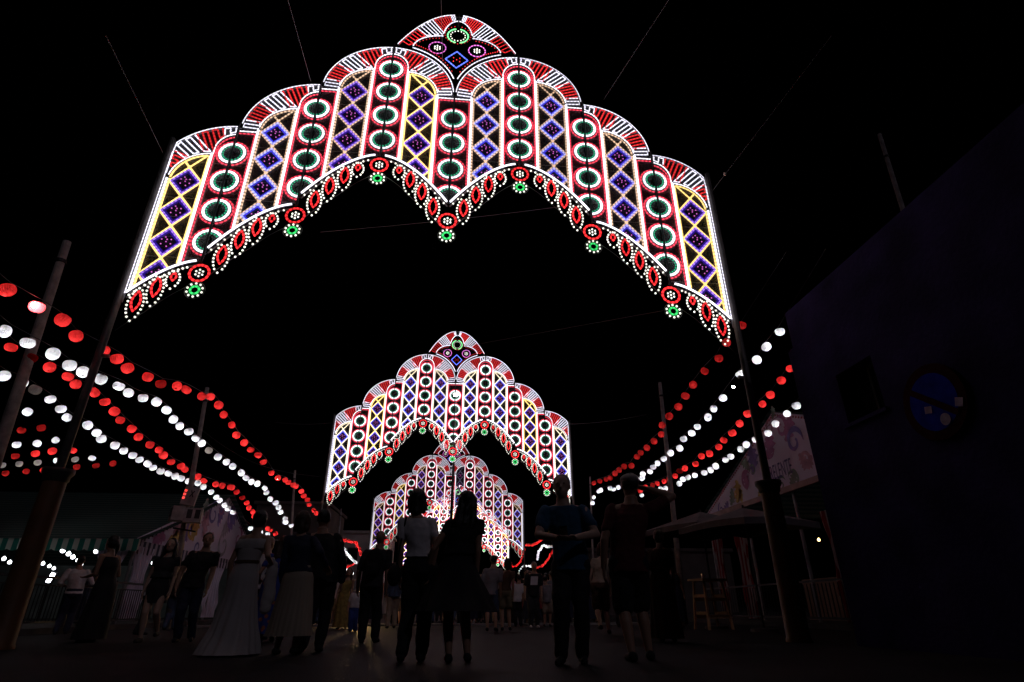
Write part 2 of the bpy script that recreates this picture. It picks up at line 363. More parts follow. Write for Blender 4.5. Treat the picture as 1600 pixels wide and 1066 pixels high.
# crown
c0 = z0(0)
def C(pts): return [(x, z+c0) for x, z in pts]
cout = lambda x: 2.39-.92*abs(x)**2.1
def cin(x):
    x = abs(x)
    if x < .235: return 1.84+.40*math.sqrt(max(0, 1-(x/.235)**2))*(1-.25*x)
    return 1.50+.34*math.sqrt(max(0, 1-((x-.235)/.475)**2))
for sgn in (-1, 1):
    P('rim', m_rope([C([(sgn*x, cout(x)) for x in [.07+.88*i/24 for i in range(25)]])], .0085), (0, 0), 'stripew')
    vee = [(sgn*x, STEP+ZC+1.035*math.sqrt(max(0, 1-((1-x)/1.035)**2))+.03) for x in [.03+.68*i/18 for i in range(19)]]
    vee = [(x, max(z, .86)) for x, z in vee]
    P('rim', m_rope([C([(sgn*x, cin(x)) for x in [.005+.225*math.sin(PI/2*i/9) for i in range(10)]]), C([(sgn*(.24+.465*math.sin(PI/2*i/12)), cin(.24+.465*math.sin(PI/2*i/12))) for i in range(13)]), C(vee)], .0105), (0, 0), 'stripew')
    for x0_, x1_, kd in ((.075, .13, 'stripew'), (.16, .40, 'stripered'), (.43, .66, 'stripew'), (.68, .93, 'stripered')):
        n = max(2, round((x1_-x0_)/.042)); flat = []
        for i in range(n+1):
            x = x0_+(x1_-x0_)*i/n; a = (x, cout(x)-.03); d = (-.55*x-.05, -.42)
            q = [a]
            for j in range(1, 40):
                p = (a[0]+d[0]*j/40, a[1]+d[1]*j/40)
                zl = cin(p[0])+.03 if p[0] < .70 else STEP+ZC+1.035*math.sqrt(max(0, 1-((1-p[0])/1.035)**2))+.07
                if p[1] < zl or p[0] < .02: break
                q.append(p)
            q = [q[0], q[-1]]; flat += q if i % 2 == 0 else q[::-1]
        P('stripe_block', m_rope([C([(sgn*x, z) for x, z in flat])], .0095), (0, 0), kd)
    P('pink_ring', m_rope([ring(.135)], .0095), (sgn*.32, c0+1.545), 'crownp', [('bulb_cluster', ME_roseb, 'whiteb')])
    rb = [(sgn*(.30+.36*i/7), cin(.30+.36*i/7)-.06) for i in range(8)]+[(x*.97, z+.075) for x, z in vee[1::1]]
    P('bulb_row', m_bulbs(C(rb), .0095), (0, 0), 'redb')
P('crown_ring', m_rope([ring(.168, 12, 168), ring(.168, 192, 348)], .012), (0, c0+1.87), 'crowng', [('bulb_circle', m_bulbs([(.12*math.sin(a), .12*math.cos(a)) for a in [2*PI*i/14 for i in range(14)]], .0115), 'whiteb')])
P('bulb_circle', m_bulbs([(.212*math.sin(a), .212*math.cos(a)+.02) for a in [2*PI*i/22 for i in range(22)]], .0095), (0, c0+1.87), 'redb')
P('diamond', m_rope([rhomb(.18, .19)], .0125), (0, c0+1.30), 'crownb', [('bulb_cluster', m_bulbs([(0, 0), (.05, .04), (-.05, .04), (.05, -.04), (-.05, -.04)], .0105), 'redb')])
fr = MB(); fr.rope([(x*U, (c0+cout(x)+.02)*U) for x in [-.95+1.9*i/40 for i in range(41)]], .011*U, .05*U)
P('crown_frame', fr.mesh('crown_frame'), (0, 0), 'frame')
mm = MB(); mm.tube((0, -.03*U, (c0+2.39)*U), (0, -.03*U, (c0+2.05)*U), .012*U, n=8); P('mast', mm.mesh('mast'), (0, 0), 'mast')

LAT = {0: ['yellow', 'tan', 'tan', 'yellow', 'tan', 'tan', 'tan', 'yellow'], 1: ['cream', 'yellow', 'cream', 'cream', 'cream', 'cream', 'yellow', 'cream'],
       2: ['tan', 'yellow', 'tan', 'tan', 'faint', 'tan', 'tan', 'tan'], 3: ['yellow']*8}
DIA = {0: ['violet', 'blue', 'violet', 'violet', 'blue', 'blue', 'bluedim', 'violet'], 1: ['blue', 'bluedim', 'blue', 'blue', 'blue', 'blue', 'bluedim', 'blue'],
       2: ['violet', 'blue', 'violet', 'violet', 'faint', 'violet', 'blue', 'blue'], 3: ['violet']*8}
GAIN = [1.0, 1.15, .75, 1.9]
ARCH = [(-.268, 6.213, 0.0), (-.18, 17.744, -.236), (-.36, 29.661, -.787), (.085, 42.559, -.737)]
ALAB = ['tall scalloped light arch with bright yellow lattices in its two end bays',
        'scalloped light arch with cream lattices and blue diamonds, second one down the street',
        'scalloped light arch with one unlit bay, standing behind the tall street lamp',
        'dazzling overexposed light arch at the far end of the street']
def put(name, me, parent, mat, loc):
    o = bpy.data.objects.new(name, me); COL.objects.link(o); o.parent = parent; o.location = loc
    if not me.materials: me.materials.append(None)
    o.material_slots[0].link = 'OBJECT'; o.material_slots[0].material = mat; return o
for ia, (ax, ad, az) in enumerate(ARCH):
    root = empty('light_arch', (ax*U, ad*U, CAM.z+az*U)); tag(root, ALAB[ia], 'light arch', 'festive light arches over the street')
    g = GAIN[ia]; ra = random.Random(30+ia)
    def mt(kind):
        if kind == 'frame': return dark
        if kind == 'mast': return mastm
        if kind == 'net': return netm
        if isinstance(kind, tuple): kind = LAT[ia][kind[1]] if kind[0] == 'lat' else ('inner_' if kind[0] == 'inn' else '')+DIA[ia][kind[1]]
        return gm(kind, round(g*ra.choice((.78, 1, 1, 1, 1.12)), 3) if kind not in ('pinkb', 'greenb') else g)
    for (name, me, pos, kind, ch) in TP:
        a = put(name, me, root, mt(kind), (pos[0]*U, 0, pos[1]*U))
        if name.startswith('bulb'): a['kind'] = 'stuff'
        for cn, cme, ck in ch:
            # clipped diamonds carry their bulbs in arch coordinates and sit at the origin, so children need no offset
            c = put(cn, cme, a, mt(ck), (0, 0, 0))
            if cn.startswith('bulb'): c['kind'] = 'stuff'

# poles that carry the arches
polem = surf('pole_grey_metal', (.20, .18, .17), .55, .5, noise=4, bump=.2)
sleevem = surf('pole_sleeve_ochre_wrap', (.17, .068, .024), .6, noise=2.5, bump=.3, bscale=8)
capm = surf('pole_collar', (.04, .035, .035), .6)
for ia, (ax, ad, az) in enumerate(ARCH):
    for s in (-1, 1):
        x = (ax+s*3.84)*U; y = ad*U+.02
        if ia > 1 and s == 1 and False: continue
        root = empty('arch_pole', (x, y, 0))
        side = 'fence' if s < 0 else 'no-parking wall'
        tag(root, ['arch pole with ochre wrapped foot carrying the yellow-ended arch, %s side', 'slim arch pole holding the second arch, %s side', 'slim arch pole holding the third arch with the unlit bay, %s side', 'slim arch pole at the dazzling far arch, %s side'][ia] % side, 'pole', 'poles that carry the light arches')
        ztop = CAM.z+az*U+(5.9)*U
        m_ = MB(); m_.tube((0, 0, 0), (0, 0, ztop), .07 if ia == 0 else .055, .055 if ia == 0 else .045, n=14); m_.build('shaft', polem, root, smooth=True)
        if ia == 0:
            zc = 1.31*U+CAM.z
            m_ = MB(); m_.lathe((0, 0, 0), [(.19, 0), (.19, .04), (.175, .06), (.165, 1.0), (.15, zc-.05)], 22); m_.build('sleeve', sleevem, root, smooth=True)
            m_ = MB(); m_.lathe((0, 0, 0), [(.15, zc-.20), (.175, zc-.17), (.175, zc-.12), (.215, zc-.06), (.215, zc), (.06, zc+.03)], 22); m_.build('collar', capm, root, smooth=True)
            for zz in (2.6*U, 4.2*U, 5.5*U): m_ = MB(); m_.box((-s*.06, 0, CAM.z+zz), (.22, .05, .05)); m_.build('bracket', polem, root)

#@@REST@@
# =================================================================== OTHER POLES
woodm = surf('weathered_wood_pole', (.34, .30, .29), .8, noise=6, bump=.5, bscale=18)
galv = surf('galvanised_steel', (.32, .32, .34), .5, .6, noise=5)
blackm = surf('black_metal', (.02, .02, .022), .5, .4)
def pole(top, low, Y, r, mat, name, label, group=None, band=True):
    a = on_y(*top, Y); b = on_y(*low, Y); d = (a-b)/(a.z-b.z); base = b-d*b.z
    root = empty(name, base); tag(root, label, 'pole', group)
    m_ = MB(); m_.tube((0, 0, 0), a-base, r*1.25, r*.8, n=12); m_.build('shaft', mat, root, smooth=True)
    if band:
        p = (a-base)*.93; m_ = MB(); m_.tube(p, p+(a-base).normalized()*.07, r*.95+.012, n=12); m_.build('band', blackm, root)
    return root, base, a
pole((105, 378), (12, 660), 10.6, .095, woodm, 'utility_pole', 'thick pale weathered wooden pole beside the ochre-footed arch pole by the fence')
_, PB2, PT2 = pole((324, 606), (297, 765), 17.2, .07, woodm, 'utility_pole', 'wooden pole carrying loudspeakers above the pink floral tent gable')
pole((461, 735), (455, 830), 27.5, .06, woodm, 'utility_pole', 'thin wooden pole where the lantern strings dip before the second arch, awning side')
pole((533, 795), (529, 840), 40, .06, galv, 'utility_pole', 'thin distant pole in front of the pale house')
pole((1031, 598), (1051, 790), 19.0, .08, woodm, 'utility_pole', 'grey wooden pole crossed by lantern strings beside the floral lettered gable')
pole((922, 745), (924, 800), 30, .05, woodm, 'utility_pole', 'thin distant pole behind the man with the flat cap')
pole((1374, 210), (1406, 312), 12.5, .075, woodm, 'utility_pole', 'dark pole rising behind the top of the no-parking wall')
# =================================================================== LANTERNS
red_p = paper('red_lantern_paper', (.85, .045, .05)); white_p = paper('white_lantern_paper', (.86, .87, .90))
lampw = glow('lantern_lamp_white', (1, .97, 1.0), 52); lampr = glow('lantern_lamp_red_paper', (1, .78, .7), 33)
lampdim = glow('lantern_lamp_dim', (1, .85, .75), 10.0); lampoff = glow('lantern_lamp_off', (1, .8, .7), 1.5)
socket = surf('lamp_socket_black', (.015, .015, .015), .6)
LM = []
for v in range(3):
    m_ = MB(); q = [.05, .095, .12, .127, .122, .10, .062, .03][:8]; zz = [.104, .090, .056, .01, -.036, -.079, -.106, -.112]
    if v == 1: zz = [z*.9 for z in zz]
    if v == 2: q = [a*.96 for a in q]; zz = [z*1.05 for z in zz]
    m_.lathe((0, 0, 0), list(zip(q, zz)), 40, None, .022, 20); LM.append(m_.mesh('lantern', None))
m_ = MB(); m_.bulb((.02, 0, -.045), .024); LB = m_.mesh('lamp')
m_ = MB(); m_.tube((0, 0, .12), (.02, 0, -.015), .016, n=8); m_.tube((0, 0, .085), (0, 0, .10), .05, n=10); LS = m_.mesh('socket')
NL = {'red': 0, 'white': 0}
def lantern(p, colour, label, group, lamp=None, sc=1.0):
    me = LM[rnd.randrange(3)]
    o = bpy.data.objects.new(colour+'_paper_lantern', me); COL.objects.link(o); o.location = p
    k = sc*rnd.uniform(.77, .87); o.scale = (k, k*rnd.uniform(.9, 1.05), k)
    o.rotation_euler = (rnd.uniform(-.5, .5), rnd.uniform(-.5, .5), rnd.uniform(0, 6.28))
    if not me.materials: me.materials.append(None)
    o.material_slots[0].link = 'OBJECT'; o.material_slots[0].material = red_p if colour == 'red' else white_p
    tag(o, label, 'lantern', group); NL[colour] += 1
    lp = lamp or (lampr if colour == 'red' else lampw)
    put('lamp', LB, o, lp, (0, 0, 0)); put('socket', LS, o, socket, (0, 0, 0))
def cable(pts, label, group=None, r=.006):
    m_ = MB(); m_.path(pts, r, 4); o = m_.build('cable', blackm); tag(o, label, 'cable', group); return o
def string(px, X, colour, label, group, lamp=None, dim=(), jump=None):
    P3 = [on_x(x, y, X) for x, y in px]; P3.sort(key=lambda p: p.y)
    for i, p in enumerate(P3):
        q = rnd.random(); lp = lamp
        if lp is None and q < .025: lp = lampdim
        elif lp is None and q > .988: lp = lampoff
        lab = label if lp is lamp else ('barely lit '+colour+' lantern in the '+group if lp is lampdim else 'unlit '+colour+' lantern in the '+group)
        lantern(p+Vector((rnd.uniform(-.05, .05), 0, 0)), colour, lab, group, lp)
    cable([P3[0]+(P3[0]-P3[1]).normalized()*2+Vector((0, 0, .5))]+[p+Vector((0, 0, .125)) for p in P3], 'thin dark cable carrying the '+group, 'lantern cables')
def dens(px, n):
    """spread n lanterns evenly in space along a pixel polyline is done later; here just resample by pixel length"""
    d = [0]
    for a, b in zip(px[:-1], px[1:]): d.append(d[-1]+math.hypot(b[0]-a[0], b[1]-a[1]))
    out = []
    for i in range(n):
        t = d[-1]*i/(n-1); k = max(j for j in range(len(d)) if d[j] <= t+1e-9); k = min(k, len(px)-2); f = (t-d[k])/(d[k+1]-d[k]); out.append((px[k][0]+(px[k+1][0]-px[k][0])*f, px[k][1]+(px[k+1][1]-px[k][1])*f))
    return out
LrA = [(10, 453), (61, 480), (93, 500), (115, 525), (162, 548), (185, 561), (203, 575.5), (232, 589), (252, 600), (279, 603.5), (293, 609), (312, 619), (330, 620), (341, 633), (347, 648), (360, 664), (370, 680), (383, 692), (394, 703), (404, 711), (414, 722), (425, 739), (433, 747), (444, 750), (452, 754), (457, 758), (464, 760), (471, 768), (475, 775), (479, 781), (484, 789), (491, 798), (494, 802)]
LwA = [(12, 518), (46.5, 536), (80, 553), (105, 571), (134, 581.5), (160, 592.5), (189, 603.6), (204, 614), (224, 622), (243, 628), (260, 641), (270, 655.6), (280.6, 666), (292, 674.5), (303, 685), (315, 693), (328, 704), (340, 714), (352, 722), (363, 729), (375, 739), (385, 747), (395, 753), (403, 756), (412, 763), (418, 770), (423, 780), (430, 786), (434, 793), (439, 800), (445, 810), (448, 816), (456, 821), (461, 827)]
LrB = [(20, 543), (48, 559), (74, 574), (106, 588.6), (120, 600.5), (146, 613.4), (161, 628), (176, 643), (190, 656.4), (205, 670), (218, 683), (233, 695), (246, 703), (255, 711.6), (268, 722), (282, 728.5), (288, 733.5), (307, 745), (321, 751.6), (338, 757), (347, 759), (357, 761), (364, 762), (370, 769), (377, 778), (384, 786), (389, 793.5), (395, 800), (399.5, 807), (405, 812.5), (409, 817), (418, 826), (424, 829), (431, 834)]
LwB = [(6, 587.5), (38, 598.5), (53.6, 609), (76, 624), (91.5, 639), (107.6, 652.5), (134, 664.6), (149, 676.5), (159.6, 686), (178.6, 696), (192, 704.5), (205, 711.6), (217, 718.6), (230, 725), (241, 731), (251.5, 736.5), (262, 740), (272, 744), (282.6, 747.5), (292.5, 752), (307, 754.7), (319, 761), (330, 769), (336, 777), (343, 782), (349, 789.6), (355, 795), (364, 800.6), (392, 825.7), (399.5, 829.6), (409, 832.4), (418, 835)]
RrA = [(1161, 508.5), (1135, 535.5), (1121, 560), (1101, 580), (1084, 601.6), (1072, 619), (1061.7, 636), (1048, 650.6), (1037, 664.7), (1034, 679), (1021, 689.6), (1012, 700), (1003, 707.6), (995, 714), (985, 728), (977, 729), (967, 734.6), (960.5, 740), (953, 747), (947.6, 749), (938.6, 752), (929.5, 755)]
RwA = [(1218.5, 518.4), (1198, 542), (1185, 562.6), (1157, 584.5), (1129, 622), (1116, 638.6), (1104, 652), (1092, 667), (1081, 677), (1068.6, 686), (1062.6, 700.7), (1046.7, 708), (1037.7, 717), (1029, 724), (1020.5, 730), (1016, 737), (1003, 741), (1001.6, 747), (967, 762), (959.6, 764.7), (952, 763), (940, 766), (934, 768), (928.6, 777), (927, 786)]
RrB = [(1236, 576), (1223, 594.7), (1206.7, 617), (1188.7, 631.6), (1170, 646.7), (1157, 662), (1143, 676.7), (1130, 688), (1121.7, 698.6), (1110, 709), (1094.7, 713), (1086, 725), (1072, 732), (1064, 736), (1053.6, 744), (1044.6, 748), (1036, 752), (1028, 755.7), (1018.7, 758.7), (1009, 761), (1001.6, 766.8)]
RwB = [(1246, 634), (1232, 646.7), (1210, 662), (1198, 677), (1182, 687), (1167, 694.7), (1156, 702), (1144, 713.6), (1132, 719), (1118, 728.6), (1109, 734.6), (1100, 739), (1085, 743), (1077, 746), (1066.8, 749), (1060, 756), (1040.7, 763), (1033, 763), (1021, 765), (1001.6, 774)]
string(LrA, -6.3, 'red', 'glowing red pleated lantern in the row beside the arch pole with the fence', 'red row beside the fence-side arch pole')
string(LwA, -7.0, 'white', 'glowing white lantern in the upper white row hanging across the thick wooden pole', 'upper white lantern row on the fence side')
string(LrB, -8.2, 'red', 'glowing red lantern in the row running between the two white rows on the fence side', 'red row between the fence-side white rows')
string(LwB, -8.8, 'white', 'glowing white lantern in the lower white row that runs down to the pink floral gable', 'lower white lantern row toward the pink gable')
string(RrA, 6.1, 'red', 'dim dark red lantern in the topmost row above the man with the flat cap', 'dim red lantern row above the cap man', lamp=lampdim)
string(RwA, 6.8, 'white', 'greyish white lantern in the upper white row next to the no-parking wall', 'upper white lantern row by the no-parking wall')
string(RrB, 7.8, 'red', 'bright red lantern in the row passing in front of the lettered gable', 'bright red lantern row by the lettered gable')
string(RwB, 8.8, 'white', 'bright white lantern in the lowest row hanging over the lettered floral gable', 'lowest white lantern row over the lettered gable')
bgw = [(43, 643.6), (12.5, 651.5), (26, 695), (58, 693), (87, 688), (3, 727), (30, 725), (59, 723), (89, 720), (117.5, 718), (144, 716)]
bgr = [(33.5, 672.5), (64.6, 668.6), (3, 678), (24, 713), (55.5, 709), (82, 705), (114, 704), (8.5, 739.5), (41, 736.6), (68, 735), (120, 729.6), (150, 727.7), (176.6, 724.4)]
for q in bgw: lantern(on_z(*q, 4.9), 'white', 'small white lantern in the separate cluster over the striped awning roof', 'lantern cluster over the striped roof', lampdim if rnd.random() < .3 else None)
for q in bgr: lantern(on_z(*q, 4.9), 'red', 'small red lantern in the separate cluster over the striped awning roof', 'lantern cluster over the striped roof', lampdim if rnd.random() < .5 else None)
# farther spans
string(dens([(856.5, 836), (848, 842), (840, 848.5), (831, 852), (822, 851.5)], 14), 6.1, 'red', 'tiny red lantern in the distant span beside the third arch', 'distant red lantern span beside the third arch')
string(dens([(819, 859), (817, 868), (814, 877), (808, 884), (802, 886), (798, 880)], 12), 6.1, 'red', 'tiny red lantern in the hook-shaped distant span below the third arch', 'distant hooked red lantern span')
string(dens([(865, 854), (855, 854.5), (848, 852), (844, 857.5), (841, 866.5), (839, 874)], 14), 6.8, 'white', 'tiny white lantern in the distant span near the dancing crowd', 'distant white lantern span')
string(dens([(864, 860.5), (858, 872.5), (849, 883), (840, 887)], 12), 7.8, 'red', 'tiny red lantern in the distant steep span behind the blue polo man', 'distant steep red lantern span')
string(dens([(829.5, 884.5), (816, 884.5), (811.5, 892), (810, 899.5)], 9), 6.8, 'white', 'tiny white lantern in the lowest distant span over the crowd', 'lowest distant white lantern span')
string(dens([(534, 843), (545, 846), (557, 848), (560, 856), (564, 866)], 14), -6.3, 'red', 'tiny red lantern in the distant span before the pale house', 'distant red lantern span before the pale house')
string(dens([(536, 856), (545, 870), (556, 879.5)], 11), -7.0, 'white', 'tiny white lantern in the distant span before the pale house', 'distant white lantern span before the pale house')
string(dens([(530, 876), (540, 888), (551, 896)], 9), -8.8, 'white', 'tiny white lantern in the lowest distant span before the pale house', 'lowest distant white span before the pale house')
string(dens([(531, 883), (543, 886), (554, 881)], 9), -8.2, 'red', 'tiny red lantern in the lowest distant span before the pale house', 'lowest distant red span before the pale house')
# bare bulb in a missing lantern's place
m_ = MB(); p = on_x(1146, 604.6, 6.8); m_.bulb(p, .035); o = m_.build('bare_bulb', lampw); tag(o, 'bare bright bulb where a white lantern has fallen off its row', 'bulb')
m_ = MB(); p2 = on_x(55, 478, -6.32); m_.bulb(p2, .06); o = m_.build('bare_bulb', lampw); tag(o, 'bright bare bulb in front of the thick wooden pole in the red row', 'bulb')

# guy wires
wirem = surf('steel_wire', (.14, .13, .13), .5, .3)
def wire(a, b, label, sag=0.0, r=.0045):
    pts = [a.lerp(b, i/12)-Vector((0, 0, sag*math.sin(PI*i/12))) for i in range(13)]
    m_ = MB(); m_.path(pts, r, 4); o = m_.build('guy_wire', wirem); tag(o, label, 'wire', 'steel guy wires'); return o
YA = ARCH[0][1]*U
wire(on_y(255, 240, YA), on_y(165, 55, 5.5), 'guy wire rising from the fence-side end of the yellow-ended arch')
wire(on_y(486, 128, YA), on_y(447, -10, 5.5), 'guy wire rising from the fence-side stepped shoulder of the yellow-ended arch')
wire(on_y(692, 110, YA-.2), on_y(689, -10, 6.0), 'guy wire rising past the crown of the yellow-ended arch')
wire(on_y(943, 156, YA), on_y(1050, -8, 5.5), 'guy wire rising from the wall-side shoulder of the yellow-ended arch')
wire(on_y(1112, 300, YA), on_y(1300, 55, 6.0), 'guy wire with a small insulator at the wall-side end of the yellow-ended arch')
m_ = MB(); m_.lathe(on_y(1133, 272, YA-.45), [(.002, -.05), (.028, -.03), (.034, 0), (.028, .03), (.002, .05)], 10); o = m_.build('insulator', surf('insulator_porcelain', (.55, .42, .36), .3), smooth=True); tag(o, 'small round porcelain insulator on the wall-side guy wire', 'insulator')
wire(on_y(500, 363, YA+1), on_y(900, 320, YA+1), 'faint wire crossing the opening under the yellow-ended arch', .05)
wire(on_y(690, 548, 16), on_y(1045, 484, YA+.3), 'slack wire stretching from the wall-side arch end toward the second arch crown')
wire(on_y(430, 660, 26.6), on_y(527, 660, 26.6), 'wire at the fence-side corner of the second arch', .1, .012)
wire(on_y(886, 663, 26.6), on_y(1010, 648, 24), 'wire at the wall-side corner of the second arch', .1, .012)
wire(on_y(300, 660, 26.6), on_y(500, 745, 26.6), 'long slack wire sagging toward the fence-side foot of the second arch', .6, .012)

# =================================================================== STREET LAMP behind the second arch
lp = on_y(703, 860, 28.6); root = empty('street_lamp', (lp.x, 28.6, 0)); tag(root, 'tall dark street lamp with two glaring heads between the second and third arch', 'street lamp')
hd = on_y(712, 619, 28.6); hz = hd.z
m_ = MB(); m_.tube((0, 0, 0), (0, 0, hz+.1), .10, .05, n=12); m_.build('post', blackm, root, smooth=True)
for dx, dz, sc in ((hd.x-lp.x, 0, 1), (on_y(727, 641, 28.6).x-lp.x, on_y(727, 641, 28.6).z-hz, .55)):
    m_ = MB(); m_.tube((0, 0, hz+dz+.08), (dx, -.15, hz+dz+.12), .03, n=8); m_.build('arm', blackm, root)
    m_ = MB(); m_.box((dx, -.15, hz+dz+.09), (.30*sc, .5*sc, .10)); hdo = m_.build('lamp_head', blackm, root)
    m_ = MB(); m_.lathe((dx, -.20, hz+dz), [(.002, -.10*sc), (.09*sc, -.07*sc), (.12*sc, 0), (.12*sc, .05)], 14); m_.build('lens', glow('street_lamp_lens', (1, .96, .9), 40 if sc == 1 else 15), hdo, smooth=True)

# =================================================================== NO-PARKING WALL
plaster = surf('blue_painted_plaster', (.030, .023, .085), .9, noise=1.6, bump=.5, bscale=14, var=.45, spec=.05)
WX, WY1, WZ, LZ = 5.6, 8.3, 5.18, 4.45
root = empty('roadside_building', (WX+3, 3, 0)); tag(root, 'dark blue plastered building with a parapet step, window niche and round sign', 'building')
def bx(m_, x0, x1, y0, y1, z0_, z1_): m_.box(((x0+x1)/2-(WX+3), (y0+y1)/2-3, (z0_+z1_)/2), (x1-x0, y1-y0, z1_-z0_))
wa = on_x(1312, 610, WX); wb = on_x(1376, 610, WX); wy0, wy1 = wb.y, wa.y; wz0, wz1 = 2.86, 3.62
m_ = MB()
bx(m_, WX, WX+6, -6, wy0, 0, LZ); bx(m_, WX, WX+6, wy1, WY1, 0, LZ); bx(m_, WX, WX+6, wy0, wy1, 0, wz0); bx(m_, WX, WX+6, wy0, wy1, wz1, LZ); bx(m_, WX+.35, WX+6, wy0, wy1, wz0, wz1)
m_.build('wall', plaster, root)
m_ = MB(); bx(m_, WX+.07, WX+5.9, -5.9, WY1-.05, LZ, WZ); m_.build('parapet', plaster, root)
m_ = MB(); bx(m_, WX+.02, WX+.12, -5.9, WY1-.02, LZ, LZ+.035); m_.build('ledge', plaster, root)
m_ = MB(); bx(m_, WX+.25, WX+.30, wy0+.04, wy1-.04, wz0+.04, wz1-.04); win = m_.build('window', surf('window_glass', (.01, .01, .012), .08), root)
m_ = MB()
for a in (wy0+.02, (wy0+wy1)/2, wy1-.02): bx(m_, WX+.22, WX+.27, a-.02, a+.02, wz0, wz1)
bx(m_, WX+.22, WX+.265, wy0, wy1, wz0, wz0+.04); bx(m_, WX+.22, WX+.265, wy0, wy1, wz1-.04, wz1); m_.build('frame', blackm, win)
m_ = MB(); bx(m_, WX-.05, WX+.3, wy0-.05, wy1+.05, wz0-.05, wz0+.002); m_.build('sill', plaster, root)
sc_ = on_x(1458, 628, WX-.06); sg = empty('no_parking_sign', sc_); tag(sg, 'round blue no-parking sign with red rim, slash and torn stickers on dark wall', 'sign')
RY = Matrix.Rotation(-PI/2, 3, 'Y')       # local z -> -x (faces the street)
m_ = MB(); m_.lathe((0, 0, 0), [(.001, .0), (.45, .0), (.455, -.02), (.001, -.02)], 40, RY); m_.build('rim', surf('sign_red', (.03, .004, .004), .8, noise=9, spec=.04), sg)
m_ = MB(); m_.lathe((-.004, 0, 0), [(.001, 0), (.34, 0)], 40, RY); m_.build('face', surf('sign_blue', (.010, .022, .34), .8, noise=7, spec=.04), sg)
R45 = Matrix.Rotation(math.radians(38), 3, 'X'); m_ = MB(); m_.box((-.009, 0, 0), (.004, .72, .075), R45); m_.build('slash', MATS['sign_red'], sg)
stk = surf('sticker_paper', (.40, .34, .42), .9, noise=14, spec=.05)
for (q, w, h, rr_) in (((1452, 641), .10, .085, .2), ((1500, 628), .10, .10, .35)):
    p = on_x(*q, WX-.06)-sc_; m_ = MB(); m_.box((-.014, p.y, p.z), (.003, w, h), Matrix.Rotation(rr_, 3, 'X')); m_.build('sticker', stk, sg)
p = on_x(1479, 655, WX-.06)-sc_; m_ = MB(); m_.lathe((-.014, p.y, p.z), [(.001, .002), (.07, .002), (.07, -.002)], 20, RY); m_.build('sticker', stk, sg)
m_ = MB()
for a in (-.25, .25): m_.box((.03, 0, a), (.05, .3, .04))
m_.build('mounting_bracket', galv, sg)['kind'] = 'stuff'

# =================================================================== TENTS
def flat_shape(pts, X, th, mat, name, parent, sgn):
    """flat cut-out in the y-z plane at x = X; sgn = side that faces the street"""
    n = len(pts); m_ = MB(); vs = [(X+sgn*th, y, z) for y, z in pts]+[(X, y, z) for y, z in pts]
    fs = [tuple(range(n)), tuple(range(2*n-1, n-1, -1))]+[(i, (i+1) % n, n+(i+1) % n, n+i) for i in range(n)]
    m_.add(vs, fs); return m_.build(name, mat, parent)
OR = {'purple': surf('print_purple', (.20, .15, .42), .8, noise=5), 'magenta': surf('print_magenta', (.42, .15, .32), .8, noise=5), 'rose': surf('print_rose', (.55, .30, .40), .8, noise=5),
      'green': surf('print_green', (.17, .24, .20), .8, noise=5), 'gold': surf('print_gold', (.55, .36, .10), .8, noise=5), 'grey': surf('print_grey', (.42, .40, .48), .8, noise=5)}
def acanthus(y, z, size, colr, X, sgn, parent, ang=0.0, flip=1, turns=1.1, wid=.16):
    """painted scroll: a tapering spiral stroke with a lobed outer edge"""
    n = 34; L_, R_ = [], []
    for i in range(n+1):
        t = i/n; th = ang+flip*(t*turns*2*PI); r = size*(1-.80*t**.8); w = size*wid*(1-.6*t)*(1+.28*abs(math.sin(t*7*PI)))*min(1, t*6+.15)
        c, s_ = math.cos(th), math.sin(th); L_.append((y+c*(r+w), z+s_*(r+w))); R_.append((y+c*(r-w*.8), z+s_*(r-w*.8)))
    m_ = MB(); vs = []
    for (a, b_), (c, d) in zip(L_, R_): vs += [(X+sgn*.012, a, b_), (X+sgn*.012, c, d)]
    m_.add(vs, [(2*i, 2*i+2, 2*i+3, 2*i+1) for i in range(n)]); return m_.build('painted_scroll', OR[colr], parent)
def leafpaint(y, z, size, colr, X, sgn, parent, ang):
    m_ = MB(); n = 16; vs = []; ca, sa = math.cos(ang), math.sin(ang)
    for i in range(n+1):
        t = i/n; w = size*.30*math.sin(PI*min(1, t*.97+.02))**.7*(1+.35*math.sin(t*9*PI)); cx = size*t; cy = size*.22*math.sin(t*2.6)
        for k in (1, -1): a, b_ = cx, cy+k*w; vs.append((X+sgn*.010, y+a*ca-b_*sa, z+a*sa+b_*ca))
    m_.add(vs, [(2*i, 2*i+2, 2*i+3, 2*i+1) for i in range(n)]); return m_.build('painted_leaf', OR[colr], parent)
